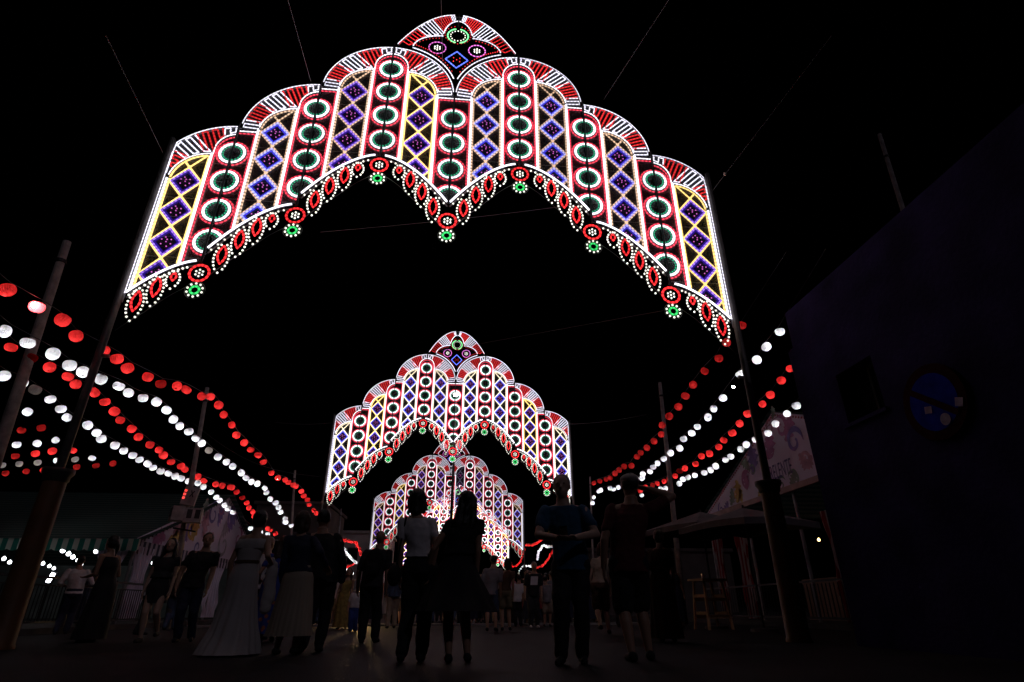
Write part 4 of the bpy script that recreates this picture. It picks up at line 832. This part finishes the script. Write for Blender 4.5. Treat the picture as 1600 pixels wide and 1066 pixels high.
# blue dress with flowers
def floral():
    m, t, o = new_mat('cloth_blue_floral'); N = t.nodes; L = t.links; b = N.new('ShaderNodeBsdfPrincipled'); b.inputs['Roughness'].default_value = .85
    tc = N.new('ShaderNodeTexCoord'); v = N.new('ShaderNodeTexVoronoi'); v.inputs['Scale'].default_value = 9
    rp = N.new('ShaderNodeValToRGB'); e = rp.color_ramp.elements; e[0].color = (.45, .16, .08, 1); e[0].position = .22; e[1].color = (.03, .06, .32, 1); e[1].position = .36
    L.new(tc.outputs['Object'], v.inputs['Vector']); L.new(v.outputs['Distance'], rp.inputs['Fac']); L.new(rp.outputs['Color'], b.inputs['Base Color']); L.new(b.outputs[0], o.inputs[0]); return m
CL['floral'] = floral()
def person(label, feet, H, face, fem=False, skin=0, hair=('short', 'black'), top=None, bottom=None, dress=None, arms=(None, None), stride=.03, lean=0.03, look=0.0, vox=.009, extras=(), group='people strolling in the street', armpole=(None, None), spread=.055, shoes='black', gesture=None):
    root = empty('person', (feet[0], feet[1], 0), -face); tag(root, label, 'person', group)
    k = H; sw = .097 if fem else .112; hw = .050 if fem else .052
    X, Y, Z = Vector((1, 0, 0)), Vector((0, 1, 0)), Vector((0, 0, 1))
    def ly(z): return lean*max(0, (z-.5))                    # forward lean of the trunk
    tor = ([(.455, .062, .052), (.485, .094, .074), (.52, .102, .078), (.565, .088, .066), (.615, .074, .056), (.66, .080, .060), (.71, .092, .070), (.755, .090, .062), (.792, .072, .048), (.815, .046, .038), (.838, .033, .034), (.868, .031, .033)] if fem else
           [(.455, .060, .054), (.485, .090, .072), (.52, .094, .072), (.565, .090, .068), (.615, .090, .066), (.66, .097, .070), (.71, .108, .074), (.755, .104, .068), (.792, .084, .052), (.815, .056, .044), (.838, .040, .040), (.868, .038, .038)])
    def torso(m_, g=0.0, lo=0, hi=99):
        m_.loft([(Vector((0, ly(z)*k, z*k)), X, Y, rx*k+g, ry*k+g) for z, rx, ry in tor if lo <= z <= hi], 20)
    SH = [Vector((s*sw*k, ly(.80)*k, .789*k)) for s in (-1, 1)]
    l1, l2 = .172*k, .150*k; EL, WR = [], []
    for i, s in enumerate((-1, 1)):
        w = arms[i]
        if w is None: w = (s*(sw+.028), .03, .475)
        if isinstance(w, Vector): wt = root.matrix_basis.inverted() @ w
        else: wt = Vector((w[0]*k, w[1]*k, w[2]*k))
        e, wt = ik(SH[i], wt, l1, l2, armpole[i] or (s*.35, -1, -.2)); EL.append(e); WR.append(wt)
    HP = [Vector((s*hw*k, 0, .495*k)) for s in (-1, 1)]; st = stride
    AN = [Vector((-spread*k, -st*k, .045*k+(.05*k if st > .06 else 0))), Vector((spread*k, st*k*.7, .045*k))]; KN = []
    for i in range(2): kn, an = ik(HP[i], AN[i], .235*k, .228*k, (0, 1, 0)); KN.append(kn); AN[i] = an
    # ---- skin: one continuous body
    m_ = Fig(); torso(m_)
    for i, s in enumerate((-1, 1)):
        m_.cap(Vector((s*.030*k, SH[i].y, .808*k)), SH[i]-Z*.006*k, .024*k, .026*k if fem else .031*k)
        a = .025 if fem else .031
        m_.cap(SH[i], EL[i], (a+.004)*k, (a-.006)*k); m_.cap(EL[i], WR[i], (a-.005)*k, (.0145 if fem else .018)*k)
        # hand: palm, four fingers, thumb
        d = (WR[i]-EL[i]).normalized(); side = Vector((0, 1, 0)) if abs(d.y) < .8 else Vector((-s, 0, 0)); side = (side-d*side.dot(d)).normalized(); nrm = d.cross(side)
        inn = nrm if nrm.x*s < 0 else -nrm; hs = .105*k
        for t in (-1, -.33, .33, 1): m_.cap(WR[i]+side*(t*.011*k), WR[i]+d*(.047*k)+side*(t*.0165*k), .0085*k, .0082*k, 8)
        for t, ln in ((1, .040), (.36, .046), (-.33, .043), (-1, .034)):
            b0 = WR[i]+d*(.049*k)+side*(t*.0175*k); b1 = b0+d*(ln*.5*k)+inn*(.004*k)+side*(t*.002*k); b2 = b1+d*(ln*.42*k)+inn*(.014*k)
            m_.cap(b0, b1, .0062*k, .0058*k, 8); m_.cap(b1, b2, .0058*k, .0050*k, 8)
        t0 = WR[i]+d*(.012*k)+side*(.016*k); t1 = t0+d*(.022*k)+side*(.018*k)+inn*(.008*k); m_.cap(t0, t1, .0080*k, .0068*k, 8); m_.cap(t1, t1+d*(.022*k)+inn*(.004*k), .0066*k, .0056*k, 8)
        m_.cap(HP[i], KN[i], (.053 if fem else .050)*k, .034*k); m_.cap(KN[i], KN[i].lerp(AN[i], .35)-Y*.008*k, .033*k, .034*k); m_.cap(KN[i].lerp(AN[i], .35)-Y*.008*k, AN[i], .034*k, .020*k)
        m_.cap(AN[i]+Vector((0, -.015*k, -.022*k)), AN[i]+Vector((s*.012*k, .085*k, -.030*k)), .022*k, .015*k)
    hy = ly(.93)*k; hc = Vector((0, hy+.008*k, .935*k)); cl, sl = math.cos(look), math.sin(look)
    def hp(x, y, z): return hc+Vector((x*cl+y*sl, -x*sl+y*cl, z))*k
    m_.ell(hc+Vector((0, 0, .006*k)), (.049*k, .060*k, .060*k), 16); m_.ell(hp(0, .016, -.034), (.039*k, .043*k, .046*k)); m_.cap(hp(0, .052, .004), hp(0, .066, -.018), .007*k, .0095*k, 8)
    for s in (-1, 1): m_.ell(hp(s*.047, -.004, -.006), (.009*k, .014*k, .018*k), 8); m_.ell(hp(s*.018, .048, .008), (.011*k, .008*k, .006*k), 8)
    m_.cap(hp(-.013, .053, -.038), hp(.013, .053, -.038), .0055*k, .0055*k, 8)
    o = m_.build('body', SKIN[skin], root, smooth=True); JOBS.append((o, vox))
    if abs(((face+look) % (2*PI))-PI) < 1.2:
        for s in (-1, 1): q = MB(); q.bulb(hp(s*.018, .0545, .006), .0052*k); q.build('eye', surf('eye_dark', (.01, .008, .008), .2), root, smooth=True)
    # ---- clothes
    def sleeves(m_, fr, g):
        for i, s in enumerate((-1, 1)):
            a = .027 if fem else .033
            m_.cap(Vector((s*.035*k, SH[i].y, .803*k)), SH[i]-Z*.006*k, .022*k+g*.7, .024*k+g*.8)
            if fr <= 1: m_.cap(SH[i], SH[i].lerp(EL[i], fr), (a-.001)*k+g, (a-.001)*k+g)
            else: m_.cap(SH[i], EL[i], (a-.001)*k+g, (a-.004)*k+g); m_.cap(EL[i], EL[i].lerp(WR[i], fr-1), (a-.005)*k+g, (a-.010)*k+g)
    if top:
        c, sl_, hem = top; m_ = Fig(); g = .012
        zs = [(hem, .100 if not fem else .098, .078)]+[t for t in tor if t[0] > hem+.02 and t[0] < .83]
        m_.loft([(Vector((0, ly(z)*k, z*k)), X, Y, rx*k+g+(.006 if z < .66 else 0), ry*k+g+(.010 if z < .7 else 0)) for z, rx, ry in zs], 20)
        if sl_ > 0: sleeves(m_, sl_, g)
        o = m_.build('top', CL[c], root, smooth=True); JOBS.append((o, vox*1.25))
    if bottom:
        kind = bottom[0]
        if kind in ('trousers', 'shorts'):
            m_ = Fig(); g = .016
            m_.loft([(Vector((0, 0, z*k)), X, Y, rx*k+g, ry*k+g) for z, rx, ry in tor if z < .60], 20)
            for i in range(2):
                if kind == 'trousers': m_.cap(HP[i], KN[i], .056*k+g*.5, .038*k+g); m_.cap(KN[i], AN[i]+Z*.01*k, .038*k+g, .030*k+g)
                else: m_.cap(HP[i], HP[i].lerp(KN[i], bottom[2]), .058*k+g*.6, .050*k+g)
            o = m_.build(kind, CL[bottom[1]], root, smooth=True); JOBS.append((o, vox*1.25))
    sk = dress or (bottom if bottom and bottom[0] == 'skirt' else None)
    if sk:
        _, c, zt, zh, rh, pl, depth = sk[:7]; train = sk[7] if len(sk) > 7 else 0
        m_ = MB(); n = 96; nz = 26; vs = []
        zl = [(z, rx, ry) for z, rx, ry in tor]
        def tr(z):
            if z <= zl[0][0]: return zl[2][1], zl[2][2]
            for (a, ax, ay), (b_, bx_, by) in zip(zl[:-1], zl[1:]):
                if a <= z <= b_: t = (z-a)/(b_-a); return ax+(bx_-ax)*t, ay+(by-ay)*t
            return zl[-1][1:]
        hz = .50; ph = rnd.uniform(0, 6); pl = int(pl)
        for j in range(nz+1):
            z = zt+(zh-zt)*j/nz; rx, ry = tr(max(z, .52)); fl = max(0, (hz+.06-z)/(hz+.06-zh)); fl2 = fl**(sk[8] if len(sk) > 8 else 1.15)
            for i in range(n):
                a = 2*PI*i/n; rp = 1+depth*fl*(math.sin(pl*a+.9*math.sin(3*a+z*5)+ph)+.7*math.sin((pl-3)*.5*a+z*4+ph*2)*math.sin(a*2+ph)+.35*math.sin(z*31+a*2+ph))
                bx_ = (rx*k+.014)*(1-fl2)+rh*k*fl2; by = (ry*k+.016)*(1-fl2)+rh*k*.86*fl2
                tx = train*fl**3*k
                vs.append((bx_*rp*math.cos(a)+tx*.3, by*rp*math.sin(a)+ly(z)*k-abs(tx)*.3*(1-math.sin(a)), z*k))
        m_.add(vs, [(j*n+i, j*n+(i+1) % n, (j+1)*n+(i+1) % n, (j+1)*n+i) for j in range(nz) for i in range(n)])
        m_.build('dress' if dress else 'skirt', CL[c], root, smooth=True)
    if shoes:
        for i, s in enumerate((-1, 1)):
            m_ = Fig(); m_.cap(AN[i]+Vector((0, -.02*k, -.020*k)), AN[i]+Vector((s*.012*k, .092*k, -.030*k)), .024*k+.004, .017*k+.004); o = m_.build('shoe', CL[shoes], root, smooth=True); JOBS.append((o, vox*1.3))
    # ---- hair
    hs, hcx = hair
    if hs != 'bald':
        m_ = Fig(); m_.ell(hp(0, -.011, .016), (.0535*k, .060*k, .059*k), 16)
        if hs in ('bob', 'long', 'pony', 'updo'): m_.ell(hp(0, -.016, -.004), (.054*k, .052*k, .056*k), 16)
        if hs == 'bob':
            for s in (-1, 1): m_.cap(hp(s*.036, -.012, .01), hp(s*.040, -.018, -.068), .026*k, .022*k)
            m_.cap(hp(0, -.034, .01), hp(0, -.036, -.075), .034*k, .034*k)
        if hs == 'long':
            for s in (-1, 0, 1): m_.cap(hp(s*.036, -.030, .0), hp(s*.046, -.050, -.15), .030*k, .030*k); m_.cap(hp(s*.046, -.050, -.15), hp(s*.036, -.052, -.25), .030*k, .014*k)
            for s in (-1, 1): m_.cap(hp(s*.044, -.004, .0), hp(s*.056, .006, -.12), .020*k, .018*k); m_.cap(hp(s*.056, .006, -.12), hp(s*.060, .018, -.20), .018*k, .008*k)
        if hs == 'pony': m_.cap(hp(0, -.062, .012), hp(0, -.082, -.03), .018*k, .020*k); m_.cap(hp(0, -.082, -.03), hp(0, -.078, -.13), .020*k, .008*k)
        if hs == 'updo': m_.ell(hp(0, -.052, .030), (.032*k, .030*k, .030*k))
        o = m_.build('hair', HAIR[hcx], root, smooth=True); JOBS.append((o, vox*1.1))
    for ex in extras: ex(root, k, hp, SH, WR)
    sw_ = rnd.choice((-1, 1))*rnd.uniform(.012, .03)*k                       # weight on one leg: hips and shoulders shift apart
    for ch in root.children:
        co = np.empty(len(ch.data.vertices)*3, np.float32); ch.data.vertices.foreach_get('co', co); co = co.reshape(-1, 3)
        z = np.clip(co[:, 2]/k, 0, 1); co[:, 0] += sw_*np.sin(PI*np.minimum(z/.52, 1)*.5)*(z < .52)+sw_*np.cos(PI*np.clip((z-.52)/.40, 0, 1))*(z >= .52)
        ch.data.vertices.foreach_set('co', co.ravel()); ch.data.update()
    return root
def cap_hat(root, k, hp, SH, WR):
    m_ = Fig(); m_.ell(hp(0, -.004, .034), (.060*k, .070*k, .036*k), 18); m_.cap(hp(-.03, .058, .022), hp(.03, .058, .022), .016*k, .016*k); m_.cap(hp(0, .075, .016), hp(0, .05, .02), .016*k, .02*k)
    o = m_.build('flat_cap', cm('cap_tweed', (.36, .32, .31)), root, smooth=True); JOBS.append((o, .011))
def shoulder_bag(root, k, hp, SH, WR):
    m_ = Fig(); a = SH[0]+Vector((.03*k, -.03*k, .03*k)); b_ = Vector((-.15*k, -.03*k, .52*k)); m_.cap(a, b_, .009, .009); m_.build('bag_strap', CL['black'], root)
    m_ = Fig(); m_.ell((-.155*k, -.03*k, .47*k), (.045*k, .075*k, .065*k)); o = m_.build('bag', CL['black'], root, smooth=True); JOBS.append((o, .014))
def backpack(root, k, hp, SH, WR):
    m_ = Fig(); m_.ell((0, -.11*k, .68*k), (.095*k, .055*k, .14*k), 16); m_.ell((0, -.14*k, .63*k), (.07*k, .04*k, .07*k), 14); o = m_.build('backpack', CL['black'], root, smooth=True); JOBS.append((o, .014))
def belt(root, k, hp, SH, WR):
    m_ = MB(); m_.lathe((0, 0, 0), [(.078*k+.017, .612*k), (.080*k+.019, .622*k), (.078*k+.017, .632*k)], 32); o = m_.build('belt', CL['brown'], root, smooth=True); o.scale = (1, .80, 1)
def shoulder_band(root, k, hp, SH, WR):
    m_ = MB(); n = 48; vs = []
    for z, rx, ry in ((.785, .112, .060), (.765, .126, .070), (.735, .128, .072), (.715, .122, .070)):
        for i in range(n): a = 2*PI*i/n; g = 1+.02*math.sin(11*a); vs.append((rx*k*g*math.cos(a), ry*k*g*math.sin(a), z*k))
    m_.add(vs, [(j*n+i, j*n+(i+1) % n, (j+1)*n+(i+1) % n, (j+1)*n+i) for j in range(3) for i in range(n)]); m_.build('shoulder_band', CL['cream'], root, smooth=True)
def shawl(root, k, hp, SH, WR):
    m_ = Fig(); w = WR[1]; m_.cap(w+Vector((-.02, .0, .06)), w+Vector((.01, -.02, -.30*k)), .045, .065); m_.cap(w+Vector((.03, .02, .02)), w+Vector((.05, 0, -.24*k)), .035, .05); o = m_.build('folded_shawl', CL['cream'], root, smooth=True); JOBS.append((o, .014))
def phone(root, k, hp, SH, WR):
    c = (WR[0]+WR[1])/2+Vector((0, .06*k, .03*k)); m_ = MB(); m_.box(c, (.075, .15, .010), Matrix.Rotation(.5, 3, 'X')); o = m_.build('mobile_phone', surf('phone_black', (.01, .01, .012), .2), None); o.matrix_world = root.matrix_basis; tag(o, 'black mobile phone held by the man in the blue polo', 'phone')
def chest_print(root, k, hp, SH, WR):
    m_ = MB(); m_.box((0, .098*k, .70*k), (.20, .01, .22)); m_.build('shirt_print', CL['white'], root)
def headgap(px_feet, px_top):
    g = on_z(*px_feet, 0); t = on_y(*px_top, g.y); return g, t.z
PE = []
def pp(feet, crown, label, face, **kw):
    if 'h' in kw:
        H = kw.pop('h'); g = on_z(*crown, H); return person(label, (g.x, g.y), H, face, **kw)
    g, H = headgap(feet, crown); H = min(max(H, kw.pop("hmin", 1.5)), kw.pop("hmax", 1.92))
    return person(label, (g.x, g.y), H, face, **kw)
hold = on_y(671, 888, 6.55)
pp((641, 1034), (641, 765), 'person in white t-shirt and black trousers holding hands with the long-haired woman', .0, fem=True, hair=('bob', 'black'), top=('white', .55, .575), bottom=('trousers', 'black'), arms=(None, hold+Vector((-.02, 0, -.03))), extras=(shoulder_bag,), stride=.02)
pp((716, 1035), (716, 767), 'woman in flared black knee-length dress with long black hair holding a companion by the hand', .0, fem=True, hair=('long', 'black'), dress=('d', 'black', .80, .275, .255, 9, .06), top=('black', .3, .60), arms=(hold+Vector((.02, 0, -.03)), None), stride=.03, skin=0)
pp((366, 1030), (404, 798), 'woman in long white off-shoulder gown with train and brown belt, seen from behind', .15, h=1.64, fem=True, hair=('updo', 'black'), dress=('d', 'cream', .755, .012, .215, 15, .06, -.06, 2.0), arms=(None, (.17, .07, .60)), extras=(belt, shawl, shoulder_band), shoes=None)
pp((172, 1009), (184, 838), 'woman with dark ponytail in long black dress turned toward the striped awning', -1.25, h=1.66, fem=True, hair=('pony', 'black'), dress=('d', 'black', .79, .03, .16, 8, .05), arms=((-.10, .16, .60), (.10, .15, .60)), skin=0)
pp((128, 1000), (131, 868), 'man in white shirt and dark trousers leaning at the fence, seen from behind', -.5, h=1.62, hair=('short', 'black'), top=('white', 1.6, .50), bottom=('trousers', 'navy'), arms=((-.15, .16, .62), (.15, .16, .62)), lean=.2, vox=.012)
pp((242, 1013), (269, 842), 'woman in short dark dress with long loose hair walking beside the man in dark polo', PI-.15, h=1.62, fem=True, hair=('long', 'black'), dress=('d', 'dark', .79, .36, .105, 7, .04), top=('dark', .3, .60), stride=.07, arms=(None, None), skin=1)
pp((299, 1013), (324, 833), 'dark-haired man in black polo and dark jeans walking toward the white gowned woman', PI-.25, h=1.72, hair=('short', 'black'), top=('black', .5, .475), bottom=('trousers', 'navy'), stride=.05, skin=0, armpole=((-.6, -1, 0), (.6, -1, 0)))
pp((418, 1003), (423, 838), 'bald man in white shirt behind the woman in blue floral dress', .4, h=1.72, hair=('bald', 'grey'), top=('white', 1.7, .47), bottom=('trousers', 'dark'), vox=.012)
pp((443, 1006), (442, 838), 'woman in long blue floral dress with long brown hair', -.4, h=1.64, fem=True, hair=('long', 'brown'), dress=('d', 'floral', .79, .075, .15, 10, .06), top=('floral', .5, .62), arms=(( -.13, .12, .58), None))
pp((474, 1028), (478, 800), 'woman in navy jacket and long pleated beige skirt, arm around a man in black', .05, h=1.64, fem=True, hair=('bob', 'brown'), top=('navy', 1.9, .55), bottom=('skirt', 'beige', .60, .12, .165, 26, .03), arms=(None, (.2, .02, .60)))
pp((517, 1026), (513, 797), 'man dressed all in black standing close beside the woman in the pleated skirt', -.1, h=1.72, hair=('short', 'black'), top=('black', 1.95, .46), bottom=('trousers', 'black'))
pp((586, 1013), (592, 829), 'bald man in dark shirt with a black backpack walking away', .05, h=1.7, hair=('bald', 'black'), top=('dark', .8, .47), bottom=('trousers', 'black'), extras=(backpack,), stride=.04)
pp((894, 1038), (905, 744), 'grey-haired man in blue polo shirt looking down at his hands', PI+.25, hair=('short', 'grey'), top=('blue', .6, .46), bottom=('trousers', 'black'), arms=((-.05, .19, .62), (.05, .19, .62)), look=0, extras=(phone,), skin=1, armpole=((-1, -.4, -.3), (1, -.4, -.3)))
pp((1003, 1033), (985, 741), 'man in light flat cap, maroon t-shirt and dark shorts raising a hand to his ear', .1, hair=('short', 'black'), top=('maroon', .6, .44), bottom=('shorts', 'black', .95), arms=(None, (.115, .03, .915)), armpole=(None, (1, .1, -.35)), extras=(cap_hat,), stride=.05, skin=0)
pp((946, 991), (946, 848), 'woman in beige top and brown shorts walking away behind the blue polo man', .1, fem=True, hair=('bob', 'brown'), top=('beige', .4, .54), bottom=('shorts', 'brown', .9), stride=.09, vox=.012, skin=1)
pp((1045, 1003), (1047, 828), 'person in long brown dress behind the man with the flat cap', .3, fem=True, hair=('updo', 'brown'), dress=('d', 'brown', .79, .03, .15, 9, .05), top=('brown', .7, .62), vox=.012)
# farther along the street
F_ = dict(vox=.016, shoes='black')
G2 = 'people farther down the street'
pp((534, 983), (534, 892), 'woman in long gold and green woven dress in front of the pale house', PI, fem=True, hair=('long', 'brown'), dress=('d', 'gold', .79, .03, .16, 9, .05), group=G2, **F_)
pp((551, 988), (551, 925), 'child in white top and royal blue trousers next to the bald man with the backpack', PI, hmin=1.0, top=('white', .7, .5), bottom=('trousers', 'royal'), group=G2, **F_)
pp((664, 983), (664, 876), 'person in long white t-shirt and black trousers between the hand-holding couple', PI, top=('white', .8, .43), bottom=('trousers', 'black'), group=G2, **F_)
pp((768, 986), (770, 868), 'man in grey shirt and denim shorts beside the woman in khaki shorts', .2, hair=('short', 'black'), top=('grey', .8, .46), bottom=('shorts', 'denim', .95), group=G2, **F_)
pp((791, 985), (793, 873), 'woman in brown top and khaki shorts beside the man in denim shorts', .1, fem=True, hair=('bob', 'black'), top=('brown', .4, .54), bottom=('shorts', 'khaki', .7), stride=.04, group=G2, **F_)
pp((810, 979), (810, 898), 'boy in white t-shirt and black trousers beside the crowd', .0, hmin=1.2, top=('white', .7, .46), bottom=('trousers', 'black'), group=G2, **F_)
pp((835, 981), (835, 878), 'person in black t-shirt with white print facing up the street', PI, top=('black', .8, .46), bottom=('trousers', 'dark'), extras=(chest_print,), shoes='white', vox=.016, group=G2)
pp((855, 979), (855, 900), 'youth in grey t-shirt and beige shorts behind the blue polo man', .3, hmin=1.3, top=('grey', .8, .46), bottom=('shorts', 'beige', .9), group=G2, **F_)
pp((215, 992), (217, 893), 'person in white shirt behind the fence bars near the tent curtain', 1.2, top=('white', .8, .5), bottom=('trousers', 'dark'), vox=.014, group=G2)
pp((700, 981), (702, 882), 'woman in red top and black skirt half hidden by the long-haired woman', .2, fem=True, hair=('long', 'black'), top=('red', .5, .58), bottom=('skirt', 'black', .58, .30, .11, 7, .05), group=G2, **F_)
pp((610, 982), (612, 880), 'man in denim shirt and beige trousers beyond the bald man with the backpack', -.2, top=('denim', 1.7, .47), bottom=('trousers', 'beige'), group=G2, **F_)
# distant crowd: a few builds, copied
base_people = []
for kw in (dict(top=('grey', .8, .46), bottom=('trousers', 'dark')), dict(fem=True, hair=('long', 'brown'), dress=('d', 'navy', .79, .10, .14, 8, .05)), dict(top=('white', .8, .46), bottom=('shorts', 'khaki', .9)),
           dict(fem=True, hair=('bob', 'black'), top=('pink', .5, .55), bottom=('trousers', 'black')), dict(top=('black', .8, .46), bottom=('trousers', 'denim')), dict(fem=True, hair=('pony', 'brown'), dress=('d', 'red', .79, .28, .15, 8, .06))):
    i = len(base_people); r = person('x', (0, -500), 1.70 if not kw.get('fem') else 1.62, 0, vox=.026, group='distant crowd under the far arches', **kw); base_people.append(r)
DESC = ['person in grey t-shirt and dark trousers in the distant crowd', 'woman in long navy dress in the distant crowd', 'person in white t-shirt and khaki shorts in the distant crowd', 'woman in pink top and black trousers in the distant crowd', 'person in black t-shirt and jeans in the distant crowd', 'woman in red knee-length dress in the distant crowd']
def copy_person(src, loc, rz, label):
    r = src.copy(); COL.objects.link(r); r.location = loc; r.rotation_euler = (0, 0, rz); r['label'] = label
    for ch in src.children: c = ch.copy(); COL.objects.link(c); c.parent = r
    return r
# bake the remeshes
for o, vx in JOBS:
    md = o.modifiers.new('remesh', 'REMESH'); md.mode = 'VOXEL'; md.voxel_size = vx; md.use_smooth_shade = True
    if o.name.split('.')[0] in ('top', 'trousers', 'shorts', 'folded_shawl', 'hair', 'backpack'):
        mdp = o.modifiers.new('folds', 'DISPLACE'); mdp.texture = FOLD; mdp.strength = .035 if o.name[:4] != 'hair' else .03; mdp.mid_level = .5; mdp.texture_coords = 'GLOBAL'
    ms = o.modifiers.new('smooth', 'SMOOTH'); ms.factor = .5; ms.iterations = 4 if vx < .02 else 2
dg = bpy.context.evaluated_depsgraph_get()
for o, vx in JOBS:
    me = bpy.data.meshes.new_from_object(o.evaluated_get(dg)); old = o.data; o.modifiers.clear(); o.data = me; bpy.data.meshes.remove(old)
rc = random.Random(5); rq = random.Random(9)
spots = [(-3.2, 24), (-2.4, 27), (-1.6, 30), (-.6, 25), (.3, 29), (1.1, 24.5), (2.0, 27.5), (2.9, 23.5), (3.7, 26), (4.4, 30), (-4.2, 29), (3.2, 33), (1.8, 35), (.4, 37), (-1.0, 36), (-2.6, 35), (-3.8, 39), (2.6, 41), (4.9, 37), (5.3, 25), (-5.0, 33), (-.2, 43), (1.4, 45), (-2.0, 46), (3.6, 21.5), (4.6, 22.5), (-3.6, 21), (-1.9, 22.5), (-.9, 21.3), (.8, 22), (1.5, 20.6), (2.7, 20.2), (5.4, 20.5), (6.2, 22), (-4.9, 24), (-5.6, 27), (4.9, 17.5), (5.8, 15.8), (6.6, 18.6), (-6.6, 20), (-7.4, 22.5), (-10.2, 14.6), (-14.6, 16.2), (-9.8, 18.1), (-12.6, 15.3), (-13.0, 17.6), (-7.6, 17.2), (-5.9, 17.8), (-4.6, 18.6)]+[(-6.5+13*(i+.5)/22+rq.uniform(-.25, .25), 20.2+rq.uniform(0, 3.5)) for i in range(22)]+[(-5.5+11*(i+.5)/14+rq.uniform(-.3, .3), 26+rq.uniform(0, 9)) for i in range(14)]
for j, (x, y) in enumerate(spots):
    i = j % 6; rz = rc.choice([0, 0, .3, -.4, PI, PI+.4]); loc = (x+rc.uniform(-.3, .3), y+rc.uniform(-.6, .6), 0)
    if j < 6: r = base_people[i]; r.location = loc; r.rotation_euler = (0, 0, rz); r['label'] = DESC[i]
    else: copy_person(base_people[i], loc, rz, DESC[i])
